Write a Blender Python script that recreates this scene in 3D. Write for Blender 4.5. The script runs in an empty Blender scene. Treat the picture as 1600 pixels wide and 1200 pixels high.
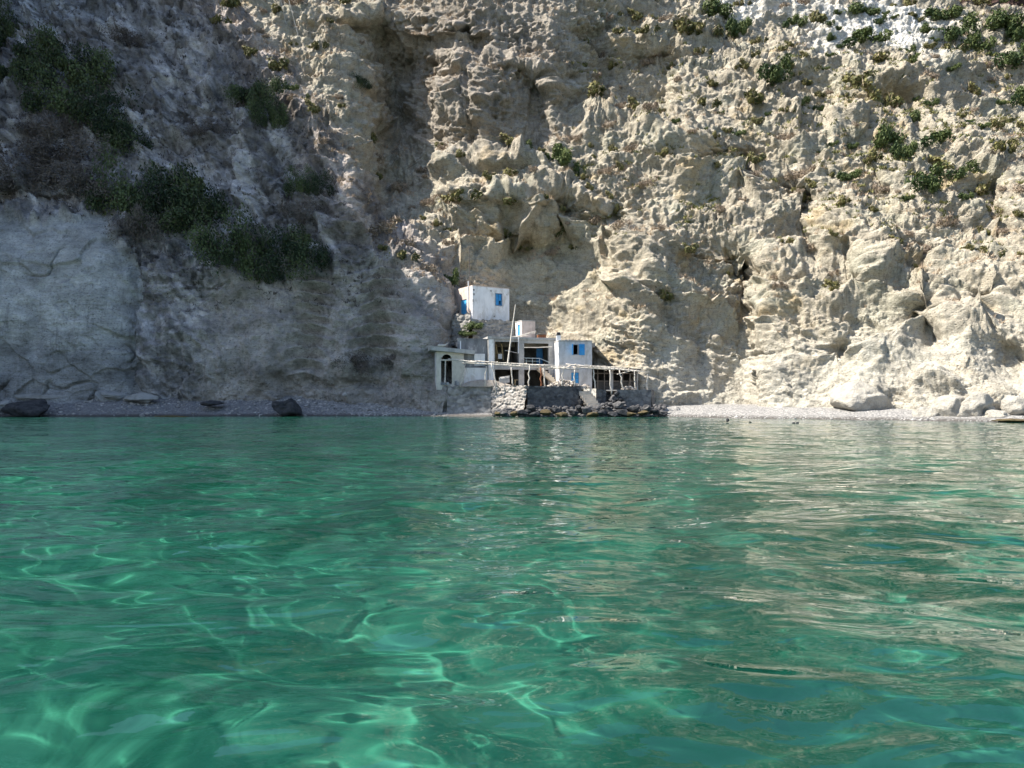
import bpy, bmesh, math, random
import numpy as np
from mathutils import Vector

S = bpy.context.scene
R = math.radians
rnd = random.Random(7)
rng = np.random.default_rng(11)

# ------------------------------------------------------------------ camera, sky, sun, exposure
F, HOR, EYE = 1164.0, 624.0, 1.8          # focal length in photo pixels, horizon row, eye height (m)
cd = bpy.data.cameras.new('camera')
cam = bpy.data.objects.new('camera', cd)
S.collection.objects.link(cam)
cam.location = (0, 0, EYE)
cam.rotation_euler = (R(90), 0, 0)
cd.sensor_fit = 'HORIZONTAL'
cd.sensor_width = 36.0
cd.lens = 36.0 * F / 1600.0
cd.shift_y = (HOR - 600.0) / 1600.0
cd.clip_start, cd.clip_end = 0.1, 3000.0
S.camera = cam

SUN_EL = 51.0                             # the sun stands to the left, in the plane of the shore
sx, sy = -0.9998, -0.015
nrm = math.hypot(sx, sy)
SDIR = Vector((sx / nrm * math.cos(R(SUN_EL)), sy / nrm * math.cos(R(SUN_EL)), math.sin(R(SUN_EL))))
world = bpy.data.worlds.new('World')
S.world = world
world.use_nodes = True
wn = world.node_tree
bg = wn.nodes['Background']
sky = wn.nodes.new('ShaderNodeTexSky')
sky.sky_type = 'NISHITA'
sky.sun_disc = False
sky.sun_elevation = R(SUN_EL)
sky.sun_rotation = math.atan2(SDIR.x, SDIR.y)
sky.air_density, sky.dust_density, sky.ozone_density = 1.0, 0.6, 1.0
wn.links.new(sky.outputs[0], bg.inputs[0])
bg.inputs[1].default_value = 0.096
sl = bpy.data.lights.new('sun', 'SUN')
sl.energy = 5.0
sl.angle = R(0.53)
sl.color = (1.0, 0.93, 0.81)
sun = bpy.data.objects.new('sun', sl)
S.collection.objects.link(sun)
sun.rotation_euler = (-SDIR).to_track_quat('-Z', 'Y').to_euler()
S.view_settings.view_transform = 'Standard'
S.view_settings.look = 'None'
S.view_settings.gamma = 1.0
S.view_settings.exposure = 1.22
S.cycles.max_bounces = 10
S.cycles.transparent_max_bounces = 8
S.cycles.caustics_refractive = True
S.cycles.caustics_reflective = False
S.cycles.sample_clamp_indirect = 4.0
S.cycles.use_denoising = True
try:
    S.cycles.denoiser = 'OPENIMAGEDENOISE'
except Exception:
    pass

def at(px, py, Y):
    """photo pixel at depth Y -> world point"""
    return Vector(((px - 800.0) / F * Y, Y, EYE + (HOR - py) / F * Y))

# ------------------------------------------------------------------ numpy noise
_perm = np.random.default_rng(5).permutation(256).astype(np.int32)
_perm = np.concatenate([_perm, _perm, _perm])
_g = np.random.default_rng(6).normal(size=(256, 3)).astype(np.float32)
_g /= np.linalg.norm(_g, axis=1)[:, None]

def pn(x, y, z):
    x = np.asarray(x, np.float32); y = np.asarray(y, np.float32); z = np.asarray(z, np.float32)
    x, y, z = np.broadcast_arrays(x, y, z)
    xf, yf, zf = np.floor(x), np.floor(y), np.floor(z)
    xi, yi, zi = xf.astype(np.int32) & 255, yf.astype(np.int32) & 255, zf.astype(np.int32) & 255
    x, y, z = x - xf, y - yf, z - zf
    u, v, w = (t * t * t * (t * (t * 6 - 15) + 10) for t in (x, y, z))
    def c(i, j, k):
        g = _g[_perm[_perm[_perm[xi + i] + yi + j] + zi + k]]
        return g[..., 0] * (x - i) + g[..., 1] * (y - j) + g[..., 2] * (z - k)
    def lx(j, k):
        a = c(0, j, k); return a + u * (c(1, j, k) - a)
    def ly(k):
        a = lx(0, k); return a + v * (lx(1, k) - a)
    a = ly(0)
    return (a + w * (ly(1) - a)) * 1.5

def fbm(x, y, z, o=4, g=0.5, l=2.03):
    s, a = 0, 1.0
    for i in range(o):
        s = s + a * pn(x + 17.3 * i, y - 9.1 * i, z + 4.7 * i)
        a *= g; x, y, z = x * l, y * l, z * l
    return s

def ridge(x, y, z, o=3, g=0.5, l=2.1):
    """sharp crests (values up to 1) with smooth hollows between"""
    s, a, t = 0, 1.0, 0
    for i in range(o):
        n = 1 - 1.6 * np.abs(pn(x + 31.7 * i, y + 11.9 * i, z - 7.7 * i))
        s = s + a * n; t += a
        a *= g; x, y, z = x * l, y * l, z * l
    return s / t

def sstep(a, b, x):
    t = np.clip((x - a) / (b - a), 0, 1)
    return t * t * (3 - 2 * t)

def gauss(n, sig):
    r = int(sig * 3) + 1
    k = np.exp(-0.5 * (np.arange(-r, r + 1) / sig) ** 2)
    return k / k.sum(), r

def smooth2(a, s0, s1):
    for ax, s in ((0, s0), (1, s1)):
        k, r = gauss(a.shape[ax], s)
        pad = [(0, 0), (0, 0)]; pad[ax] = (r, r)
        b = np.pad(a, pad, mode='edge')
        a = np.apply_along_axis(lambda v: np.convolve(v, k, 'valid'), ax, b)
    return a

# ------------------------------------------------------------------ mesh and material helpers
def tag(o, label=None, cat=None, group=None, kind=None):
    if label: o['label'] = label
    if cat: o['category'] = cat
    if group: o['group'] = group
    if kind: o['kind'] = kind
    return o

def link(name, me, mat=None, parent=None):
    o = bpy.data.objects.new(name, me)
    S.collection.objects.link(o)
    if mat and not me.materials: me.materials.append(mat)
    if parent: o.parent = parent
    return o

def np_mesh(name, verts, faces, smooth=True):
    """verts (n,3), faces (m,k) all of one size"""
    me = bpy.data.meshes.new(name)
    verts = np.ascontiguousarray(verts, np.float32); faces = np.ascontiguousarray(faces, np.int32)
    m, k = faces.shape
    me.vertices.add(len(verts)); me.vertices.foreach_set('co', verts.ravel())
    me.loops.add(m * k); me.loops.foreach_set('vertex_index', faces.ravel())
    me.polygons.add(m); me.polygons.foreach_set('loop_start', np.arange(0, m * k, k, dtype=np.int32))
    me.polygons.foreach_set('use_smooth', np.full(m, smooth, bool))
    me.update(calc_edges=True)
    return me

def grid_faces(nr, nc):
    i = np.arange(nr * nc, dtype=np.int32).reshape(nr, nc)
    return np.stack([i[:-1, :-1], i[:-1, 1:], i[1:, 1:], i[1:, :-1]], -1).reshape(-1, 4)

def vcol(me, name, rgb):
    a = me.attributes.new(name, 'FLOAT_COLOR', 'POINT')
    c = np.ones((len(rgb), 4), np.float32); c[:, :3] = rgb
    a.data.foreach_set('color', c.ravel())

class NT:
    """small node-tree writer"""
    def __init__(s, name):
        s.m = bpy.data.materials.new(name); s.m.use_nodes = True
        s.t = s.m.node_tree; s.n = s.t.nodes; s.l = s.t.links
        s.p = s.n['Principled BSDF']; s.out = s.n['Material Output']
        s.p.inputs['Roughness'].default_value = 0.9
        s.p.inputs['Specular IOR Level'].default_value = 0.2
    def node(s, ty, **kw):
        n = s.n.new(ty)
        for k, v in kw.items():
            if k in n.inputs.keys(): s.put(n.inputs[k], v)
            else: setattr(n, k, v)
        return n
    def put(s, sock, v):
        if hasattr(v, 'is_output') or isinstance(v, bpy.types.NodeSocket): s.l.new(v, sock)
        else: sock.default_value = v
    def coord(s, which='Object'):
        return s.node('ShaderNodeTexCoord').outputs[which]
    def noise(s, vec, scale, detail=4.0, rough=0.55, dist=0.0):
        n = s.node('ShaderNodeTexNoise', Scale=scale, Detail=detail, Roughness=rough, Distortion=dist)
        s.l.new(vec, n.inputs['Vector'])
        return n.outputs['Fac']
    def mapv(s, vec, scale=(1, 1, 1), rot=(0, 0, 0)):
        n = s.node('ShaderNodeMapping'); n.inputs['Scale'].default_value = scale; n.inputs['Rotation'].default_value = rot
        s.l.new(vec, n.inputs['Vector']); return n.outputs[0]
    def ramp(s, fac, stops):
        n = s.node('ShaderNodeValToRGB'); s.l.new(fac, n.inputs[0])
        e = n.color_ramp.elements
        while len(e) < len(stops): e.new(0.5)
        for el, (p, c) in zip(e, stops):
            el.position = p; el.color = (c[0], c[1], c[2], 1) if not isinstance(c, (int, float)) else (c, c, c, 1)
        return n.outputs['Color']
    def mix(s, fac, a, b, mode='MIX'):
        n = s.node('ShaderNodeMix', data_type='RGBA', blend_type=mode)
        s.put(n.inputs[0], fac)
        for sock, v in ((n.inputs[6], a), (n.inputs[7], b)):
            if isinstance(v, tuple): v = (v[0], v[1], v[2], 1)
            s.put(sock, v)
        return n.outputs[2]
    def math(s, op, a, b=0.0):
        n = s.node('ShaderNodeMath', operation=op)
        s.put(n.inputs[0], a); s.put(n.inputs[1], b); return n.outputs[0]
    def bump(s, h, strength, dist, normal=None):
        n = s.node('ShaderNodeBump', Strength=strength, Distance=dist)
        s.l.new(h, n.inputs['Height'])
        if normal: s.l.new(normal, n.inputs['Normal'])
        s.l.new(n.outputs[0], s.p.inputs['Normal']); return n.outputs[0]
    def base(s, c):
        if isinstance(c, tuple): c = (c[0], c[1], c[2], 1)
        s.put(s.p.inputs['Base Color'], c)
BUMP_REFR = False
# ------------------------------------------------------------------ the cliff
# depth of the rock face (m) along sight lines of a survey: columns by photo column, rows by photo row
ROWS = [660, 600, 500, 400, 300, 200, 100, 0, -140]
COLS = {
 -160: [80, 81, 84, 87, 92, 97, 103, 110, 122],
    0: [82.5, 83, 84, 86, 92, 98, 104, 112, 124],
  150: [83, 83.5, 84.5, 86.5, 93, 98, 104, 111, 124],
  215: [83.5, 84.5, 86.5, 90, 95, 99, 105, 111, 124],
  330: [85, 85.5, 87, 90.5, 95, 100, 106, 113, 124],
  450: [86, 86.5, 88, 91, 95, 100, 107, 115, 125],
  540: [86, 86.2, 87.3, 89.3, 93, 101, 109, 115, 125],
  562: [85.6, 86, 87.1, 89.6, 94.5, 103, 110.5, 115.5, 124.5],
  600: [85, 85.5, 87, 91, 109, 115.5, 118, 120, 125],
  650: [83.5, 84.5, 86.5, 93, 108, 114.5, 116, 117, 123],
  700: [83, 85, 91.5, 99.5, 104, 108, 109, 111, 121],
  684: [82.3, 83.8, 86.6, 95.5, 106, 111, 112.5, 113, 122],
  728: [84, 88, 95.5, 98.5, 102, 105, 107, 110, 120],
  800: [91, 94, 97, 99, 102, 105, 107, 110.5, 120],
  870: [91, 93.5, 96, 98.5, 101, 104.5, 107.5, 111, 121],
  930: [88.5, 90, 92, 96, 99.5, 104.5, 109, 114, 123],
  985: [86.5, 87, 88.5, 93, 98, 104, 110, 116, 125],
 1008: [83.6, 84.4, 88, 92.7, 97.5, 103.5, 110, 116, 125],
 1030: [83.5, 85, 88, 92.5, 97, 103, 109.5, 116.5, 126],
 1090: [83, 85.5, 88.5, 92, 96, 102.5, 109, 116.5, 126],
 1170: [80.5, 83.5, 86.5, 91, 95.5, 102, 109, 117, 126],
 1190: [77.5, 79.5, 84, 89.5, 95, 101.5, 109, 117, 126],
 1300: [74, 75.5, 79.5, 85, 92, 99, 107.5, 117, 127],
 1450: [69, 70.5, 75.5, 81, 89, 97, 106, 116, 127],
 1600: [64.5, 66, 71.5, 78, 87, 96, 106, 116, 127],
 1760: [60, 62, 68, 76, 86, 96, 106, 116, 128],
}
# local bulges (+ towards the viewer) and hollows: column, row, half widths, metres
BUMPS = [
 (1340, 618, 42, 38, 3.6), (1445, 640, 30, 25, 2.0), (1500, 600, 70, 60, 1.5), (1240, 590, 45, 60, 1.6),
 (1270, 470, 70, 40, 1.4), (1400, 520, 60, 50, -2.2), (1445, 500, 35, 30, -2.4), (1500, 470, 60, 25, 1.8),
 (1590, 560, 40, 40, -2.2), (1555, 620, 25, 22, 2.0), (1400, 150, 36, 14, -3.2), (1320, 345, 40, 40, 1.6),
 (1245, 340, 60, 55, -2.0), (1175, 400, 40, 30, 1.6), (1010, 420, 45, 30, 2.2), (1110, 455, 60, 18, 1.8),
 (1105, 395, 70, 25, -1.8), (1230, 430, 90, 14, 1.5), (1060, 220, 90, 30, 2.6), (1180, 270, 80, 45, -2.2),
 (800, 392, 45, 18, -3.4), (775, 340, 30, 30, 1.2), (845, 385, 22, 45, 1.6), (790, 300, 90, 16, 2.4),
 (800, 262, 80, 10, 2.2), (760, 425, 45, 30, 1.2), (880, 440, 60, 50, -1.4), (940, 455, 40, 40, 1.6),
 (640, 150, 60, 90, -2.6), (700, 190, 60, 60, 2.6), (760, 120, 80, 90, 1.5), (545, 60, 60, 60, -2.0),
 (700, 90, 70, 14, 1.8), (560, 25, 90, 14, 2.2), (960, 120, 70, 70, -2.6), (880, 100, 50, 80, 1.6),
 (930, 165, 80, 20, -1.5), (1140, 110, 70, 50, 1.6), (1180, 60, 60, 70, -1.6), (1350, 120, 90, 25, 1.6),
 (1420, 250, 70, 60, 1.2), (1500, 330, 90, 25, 1.5), (1530, 400, 70, 25, -1.6), (1350, 420, 70, 30, 1.6),
 (1060, 560, 22, 70, 1.3), (1110, 560, 18, 60, 1.1), (1030, 580, 20, 60, -0.7), (1150, 540, 20, 60, -0.8),
 (100, 480, 120, 130, 0.8), (215, 500, 20, 130, -1.0), (190, 330, 90, 22, -2.0), (60, 320, 100, 20, -2.6),
 (330, 120, 60, 90, 2.0), (250, 110, 60, 70, 1.0), (400, 250, 60, 90, 1.6), (330, 300, 40, 80, -1.6),
 (480, 490, 40, 90, -1.0), (440, 560, 80, 40, 1.4), (590, 480, 30, 90, -1.2), (540, 560, 40, 60, 1.2),
 (650, 530, 45, 70, 1.6), (620, 590, 30, 20, -0.8), (560, 600, 90, 10, -1.0), (320, 480, 70, 30, -1.4),
 (60, 200, 60, 60, 1.4), (150, 240, 60, 60, -1.2), (20, 40, 60, 60, -1.5), (150, 40, 90, 20, 1.6),
 (725, 618, 42, 22, 3.0),
]
STEP = 1.2
pxs = np.arange(-150, 1750 + STEP, STEP)
pys = np.arange(-120, 660 + STEP, STEP)
NC, NR = len(pxs), len(pys)
PX, PY = np.meshgrid(pxs, pys)
ck = np.array(sorted(COLS)); ct = np.array([COLS[k] for k in ck], float)      # cols x rows
rows = np.array(ROWS, float)
tmp = np.array([np.interp(pys, rows[::-1], ct[i][::-1]) for i in range(len(ck))])   # cols x NR
D = np.array([np.interp(pxs, ck, tmp[:, j]) for j in range(NR)])
D = smooth2(D, 9 / STEP, 8 / STEP)
for bx, by, wx, wy, a in BUMPS:
    if bx > 900: a *= 0.5
    wob = 0.35 * pn(PX / 37.0 + bx, PY / 37.0 + by, 0.5)
    D -= a * np.exp(-(((PX - bx) / wx) ** 2 + ((PY - by) / wy) ** 2) * (1 + wob) ** 2)
# flanks: the face turns away to the right over x0..x1, then steps forward again
FLANKS = [(1008, 1178, 395, 660, 3.8), (1170, 1262, 290, 405, 3.6), (1095, 1180, 385, 470, 2.4), (1400, 1462, 475, 560, 2.4), (1190, 1330, 545, 640, 2.0),
 (1430, 1545, 465, 520, 2.0), (1515, 1600, 535, 600, 2.6), (1250, 1330, 380, 470, 2.2), (640, 742, 50, 260, 3.6), (745, 850, 110, 260, 3.2), (855, 938, 40, 190, 3.2),
 (940, 1042, 85, 200, 3.6), (1045, 1135, 15, 105, 2.6), (540, 640, 90, 240, 3.0), (880, 965, 325, 470, 3.0), (825, 892, 320, 425, 2.4), (1060, 1165, 235, 330, 2.6),
 (1330, 1430, 150, 215, 2.2), (1435, 1560, 295, 400, 3.0), (1480, 1590, 115, 200, 2.2), (1300, 1375, 225, 330, 2.0), (1190, 1290, 110, 200, 2.4), (1360, 1440, 380, 450, 2.0)]
wfx = PX + 16 * pn(PX / 60, PY / 45, 1.5) + 8 * pn(PX / 22, PY / 22, 2.5); wfy = PY + 14 * pn(PX / 50, PY / 60, 3.5) + 0.25 * (PX % 1)
for x0_, x1_, y0_, y1_, a in FLANKS:
    r_ = np.clip((wfx - x0_) / (x1_ - x0_), 0, 1) * (1 - sstep(x1_ - 6, x1_ + 24, wfx))
    D += a * r_ * sstep(y0_ - 12, y0_ + 18, wfy) * (1 - sstep(y1_ - 25, y1_ + 15, wfy))
P = np.stack([(PX - 800) / F * D, D, EYE + (HOR - PY) / F * D], -1)

def grid_normals(P):
    du = np.gradient(P, axis=1); dv = np.gradient(P, axis=0)
    n = np.cross(du, dv); n /= np.linalg.norm(n, axis=-1, keepdims=True) + 1e-9
    return np.where((n[..., 1:2] > 0), -n, n)

X, Y, Z = (P[..., k].astype(np.float32) for k in range(3))
# --- where each kind of rock is (survey columns and rows, edges broken up by noise)
wx_ = PX + 26 * fbm(X / 7, Y / 7, Z / 7, 3); wy_ = PY + 26 * fbm(X / 7 + 9, Y / 7, Z / 7 + 5, 3)
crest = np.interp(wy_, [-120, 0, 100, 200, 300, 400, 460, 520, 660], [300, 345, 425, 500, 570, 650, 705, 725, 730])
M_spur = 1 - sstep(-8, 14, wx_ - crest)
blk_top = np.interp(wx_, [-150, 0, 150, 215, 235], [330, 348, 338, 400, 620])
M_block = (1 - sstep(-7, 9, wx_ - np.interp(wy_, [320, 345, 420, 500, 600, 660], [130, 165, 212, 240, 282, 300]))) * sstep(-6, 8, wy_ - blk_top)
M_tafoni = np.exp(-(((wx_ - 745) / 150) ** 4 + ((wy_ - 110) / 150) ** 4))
M_base = sstep(930, 1040, wx_) * sstep(480, 590, wy_)
M_white = np.exp(-(((wx_ - 1370) / 120) ** 4 + ((wy_ - 45 - 0.16 * (wx_ - 1370)) / 42) ** 4))
M_white = np.maximum(M_white, 0.7 * np.exp(-(((wx_ - 1190) / 90) ** 4 + ((wy_ - 10) / 30) ** 4)))
M_red = sstep(-6, 8, (wx_ - 1480) * 0.30 - wy_ - 2) * sstep(1440, 1500, wx_)
M_wall = np.exp(-(((wx_ - 860) / 105) ** 4 + ((wy_ - 430) / 62) ** 4))        # smooth wall over the house
M_right = 1 - M_spur

# --- relief
q = R(24)                                               # beds dip to the right
U = X * math.cos(q) - Z * math.sin(q); V = X * math.sin(q) + Z * math.cos(q)
w1 = fbm(X / 11, Y / 11, Z / 11, 4); w2 = fbm(X / 9 + 40, Y / 9, Z / 9 + 3, 4)
sm = np.clip(1 - 0.8 * M_block - 0.55 * M_base - 0.75 * M_wall - 0.35 * M_tafoni, 0.15, 1)
rel = M_right * sm
rag1 = 0.42 * pn(X / 1.3, Y / 1.3, Z / 1.0) + 0.22 * pn(X / 0.55, Y / 0.55, Z / 0.42) + 0.10 * pn(X / 0.26, Y / 0.26, Z / 0.22)
rag2 = 0.42 * pn(X / 1.2 + 7, Y / 1.2, Z / 0.9 + 3) + 0.22 * pn(X / 0.5 + 3, Y / 0.5, Z / 0.4 + 9) + 0.10 * pn(X / 0.24 + 5, Y / 0.24, Z / 0.2)
U = U + rag1 * sm; V = V + 0.8 * rag2 * sm
rm = sstep(-0.12, 0.42, pn(X / 8 + 21, Y / 8, Z / 5) + 0.25 * w2)            # rough patches between smooth faces
big = ridge(U / 21 + 0.45 * w1, Y / 19, V / 14 + 0.45 * w2, 2) - 0.45
mid = ridge(U / 7.5 + 0.5 * w2, Y / 7, V / 4.6 + 0.55 * w1, 2) - 0.45
fin = ridge(U / 2.3 + 0.4 * w1, Y / 2.2, V / 1.25 + 0.6 * w2, 2) - 0.45
mic = ridge(X / 0.8 + 0.4 * w2, Y / 0.8, Z / 0.5 + 0.5 * w1, 2) - 0.45
def facets(x, z, seed, tilt=0.5):
    """broken rock: every jittered cell is a plane of its own offset and tilt"""
    xi, zi = np.floor(x), np.floor(z); best = np.full(x.shape, 9.0, np.float32); val = np.zeros(x.shape, np.float32)
    for a in (-1, 0, 1):
        for b in (-1, 0, 1):
            h = _perm[(_perm[(xi + a).astype(np.int32) & 255] + (zi + b).astype(np.int32) + seed) & 255]
            dx = x - (xi + a + _g[h, 0] * 0.5 + 0.5); dz = z - (zi + b + _g[h, 1] * 0.5 + 0.5)
            d = dx * dx + dz * dz; m = d < best
            best = np.where(m, d, best)
            val = np.where(m, 0.45 * _g[(h + 37) & 255, 2] + tilt * (_g[(h + 91) & 255, 0] * dx + (_g[(h + 91) & 255, 1] - 0.35) * dz), val)
    return val
fc1 = facets(U / 4.6 + 0.35 * w2, V / 3.4 + 0.35 * w1, 3, 0.7)
fc2 = facets(U / 1.7 + 0.30 * w1, V / 1.15 + 0.30 * w2, 11, 0.7)
fc3 = facets(U / 0.75, V / 0.5, 23, 0.6)
pit = fbm(X / 0.42, Y / 0.42, Z / 0.30, 2)
rm2 = rm * rm
disp = big * (0.7 + 0.55 * rel) + mid * (0.2 + 0.26 * rel * (0.3 + 0.7 * rm)) + fin * (0.06 + 0.20 * rel * rm2) + mic * (0.03 + 0.15 * rel * (0.10 + rm2)) + pit * (0.025 + 0.055 * rel * (0.15 + rm2))
disp += rel * (0.42 * fc1 + 0.40 * (0.25 + 0.75 * rm) * fc2 + 0.20 * (0.08 + rm2) * fc3)
disp += M_spur * (1 - M_block) * (0.55 * fc1 + 0.30 * fc2 + 0.10 * fc3) + M_block * (0.5 * fc1 + 0.10 * fc2)
# ledges: each bed leans out towards its top, then steps back
def saw(s, sharp=0.12):
    f = s - np.floor(s)
    up = f / (1 - sharp); dn = (1 - f) / sharp
    return np.where(f < 1 - sharp, up ** 1.5, dn)
s1 = V / 5.4 + 0.48 * w1 + 0.10 * pn(X / 1.9, Y / 1.9, Z / 1.9)
s2 = V / 1.8 + 0.75 * w2 + 0.25 * pn(X / 0.9, Y / 0.9, Z / 0.9)
m1 = sstep(-0.3, 0.3, pn(X / 11 + 3, Y / 11, Z / 7)); m2 = sstep(-0.25, 0.35, pn(X / 4.5 + 13, Y / 4.5, Z / 3))
disp += rel * (1.9 * m1 * (saw(s1, 0.09) - 0.4) + 0.75 * m2 * (0.3 + 0.7 * rm) * (saw(s2, 0.2) - 0.4))
s4 = V / 0.7 + 0.7 * w2 + 0.4 * w1 + 0.3 * pn(X / 0.9, Y, Z / 0.9)
disp += rel * 0.26 * sstep(-0.25, 0.25, pn(X / 6 + 31, Y / 6, Z / 3.5)) * (saw(s4, 0.25) - 0.4)
gul = ridge((X + 0.25 * Z) / 3.4 + 0.4 * w1, Y / 8, Z / 17.0, 2) - 0.4
disp += rel * 0.85 * gul * sstep(-0.25, 0.25, pn(X / 12 + 5, Y / 12, Z / 9))
# the larger ledges of this cliff: lip lines, overhang depth (m), height of the face under them
LIPS = [
 ([(685, 268), (740, 244), (800, 246), (850, 268), (905, 300), (965, 345)], 2.2, 46),
 ([(690, 330), (730, 318), (790, 303), (835, 322), (860, 345)], 2.0, 60),
 ([(690, 388), (725, 402), (770, 404), (802, 392), (818, 362), (832, 330)], 2.6, 24),
 ([(868, 487), (905, 462), (945, 442), (985, 452), (1020, 480)], 1.6, 40),
 ([(905, 192), (960, 188), (1020, 205), (1085, 222), (1130, 262), (1180, 300)], 2.2, 60),
 ([(930, 262), (985, 255), (1050, 236)], 1.3, 50),
 ([(1045, 275), (1100, 270), (1160, 298), (1220, 330), (1260, 322)], 1.8, 60),
 ([(940, 372), (975, 380), (1010, 395), (1060, 382)], 1.5, 40),
 ([(1000, 420), (1045, 432), (1090, 462), (1150, 478)], 1.6, 50),
 ([(1105, 412), (1170, 408), (1235, 418), (1260, 408)], 1.9, 26),
 ([(1060, 62), (1120, 78), (1170, 110), (1215, 165), (1255, 230)], 2.0, 40),
 ([(1180, 478), (1240, 470), (1310, 482), (1370, 440)], 1.6, 34),
 ([(1330, 572), (1395, 545), (1440, 520), (1520, 520), (1560, 480)], 2.0, 40),
 ([(1350, 430), (1420, 405), (1490, 430), (1560, 440), (1640, 430)], 1.7, 46),
 ([(1395, 478), (1460, 470), (1510, 482), (1540, 500)], 2.0, 34),
 ([(1290, 392), (1330, 372), (1400, 380)], 1.4, 40),
 ([(1340, 140), (1400, 128), (1450, 138)], 1.5, 20), ([(1390, 118), (1430, 112), (1490, 116)], 1.4, 16),
 ([(1240, 300), (1300, 262), (1370, 280), (1440, 305), (1530, 330)], 1.6, 44),
 ([(1480, 250), (1540, 262), (1640, 300)], 1.5, 40), ([(1290, 190), (1350, 178), (1420, 205)], 1.4, 30),
 ([(535, 30), (590, 22), (640, 34), (690, 30)], 2.2, 44), ([(620, 48), (660, 62), (720, 60), (735, 72)], 1.6, 30),
 ([(636, 158), (690, 140), (740, 150), (765, 172)], 1.9, 60), ([(720, 110), (790, 120), (830, 100), (870, 112)], 1.4, 60),
 ([(500, 110), (560, 120), (620, 130)], 1.4, 40), ([(560, 178), (620, 210), (690, 238)], 1.3, 30),
 ([(840, 128), (880, 140), (930, 128)], 1.5, 30), ([(1000, 60), (1050, 40), (1110, 52)], 1.5, 30),
 ([(1200, 590), (1250, 560), (1300, 566), (1330, 590)], 1.2, 40), ([(1420, 610), (1460, 596), (1500, 612)], 1.3, 22),
 ([(1190, 355), (1230, 345), (1280, 350)], 1.4, 40), ([(1500, 395), (1560, 380), (1640, 392)], 1.5, 34),
 ([(870, 330), (905, 350), (945, 402), (960, 430)], 1.4, 36),
]
lx_ = PX + 4 * rag1 + 9 * fbm(X / 3 + 5, Y / 3, Z / 3, 3); ly_ = PY + 6 * rag2 + 15 * fbm(X / 3.2, Y / 3.2, Z / 3.2 + 9, 4)
for pts, A, H in LIPS:
    xs_ = [p_[0] for p_ in pts]; d_ = ly_ - np.interp(lx_, xs_, [p_[1] for p_ in pts])
    e_ = sstep(xs_[0] - 14, xs_[0] + 14, lx_) * (1 - sstep(xs_[-1] - 14, xs_[-1] + 14, lx_))
    disp += A * e_ * np.where(d_ > 0, np.exp(-(np.maximum(d_, 0) / (0.62 * H)) ** 1.4), np.exp(-(d_ / 13) ** 2))
# thin horizontal bedding on the smooth foot and the banded walls
s3 = Z / 0.55 + 0.9 * w1 + 0.35 * pn(X / 0.8, Y, Z / 0.8)
M_band = np.exp(-(((wx_ - 960) / 60) ** 4 + ((wy_ - 105) / 55) ** 4))
disp += (0.06 * M_base * m2 + 0.25 * M_band + 0.05 * M_right * m2 + 0.03 * M_block) * (saw(s3, 0.3) - 0.4)
# rain flutes under the crests
fl = pn(X / 0.55 + 0.6 * w2, Y / 3, Z / 6.0); fl2 = ridge(X / 1.5 + w1, Y / 4, Z / 9.0, 2) - 0.4
fm = sm * (1 - 0.6 * M_base)
disp += (0.13 * M_right * fm + 0.14 * M_tafoni) * fl + (0.30 * M_right * fm * (1.3 - 0.8 * rm) + 0.16 * M_tafoni) * fl2
# honeycomb holes
def cells(x, y, z, seed):
    """distance to the nearest jittered point (coarse 2-D Worley in x, z)"""
    xi, zi = np.floor(x), np.floor(z); best = np.full(x.shape, 9.0, np.float32)
    for a in (-1, 0, 1):
        for b in (-1, 0, 1):
            h = _perm[(_perm[(xi + a).astype(np.int32) & 255] + (zi + b).astype(np.int32) + seed) & 255]
            jx = xi + a + _g[h, 0] * 0.45 + 0.5; jz = zi + b + _g[h, 1] * 0.45 + 0.5
            r_ = 0.75 + 0.5 * (h / 255.0)
            best = np.minimum(best, np.hypot(x - jx, z - jz) * r_)
    return best
hole = 1 - sstep(0.22, 0.5, cells(X / 1.15 + 0.25 * w2, Y, Z / 0.8 + 0.25 * w1, 3))
hm = sstep(0.0, 0.35, pn(X / 5, Y / 5, Z / 3.5) + 0.1)
disp -= (0.62 * M_tafoni * hm + 0.35 * M_right * (1 - M_base) * sstep(0.25, 0.5, pn(X / 4 + 7, Y / 5, Z / 3))) * hole
# the shaded spur: scree runnels, lumps, stones
run = ridge((X + 0.55 * Z) / 3.4 + 0.6 * w1, Y / 6, (Z - 0.55 * X) / 11.0, 3) - 0.4
lump = fbm(X / 1.6, Y / 1.6, Z / 1.6, 3)
stone = sstep(0.28, 0.55, pn(X / 0.75, Y / 0.75, Z / 0.75)) + 0.6 * sstep(0.3, 0.5, pn(X / 0.42 + 5, Y / 0.42, Z / 0.42))
sp = M_spur * (1 - M_block)
spb = ridge((X + 0.5 * Z) / 8 + 0.5 * w1, Y / 9, (Z - 0.5 * X) / 15 + 0.4 * w2, 3) - 0.45
disp += sp * (2.8 * spb + 1.5 * run + 0.42 * lump + 0.26 * stone + 0.5 * m2 * (saw(s2, 0.3) - 0.4))
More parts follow.
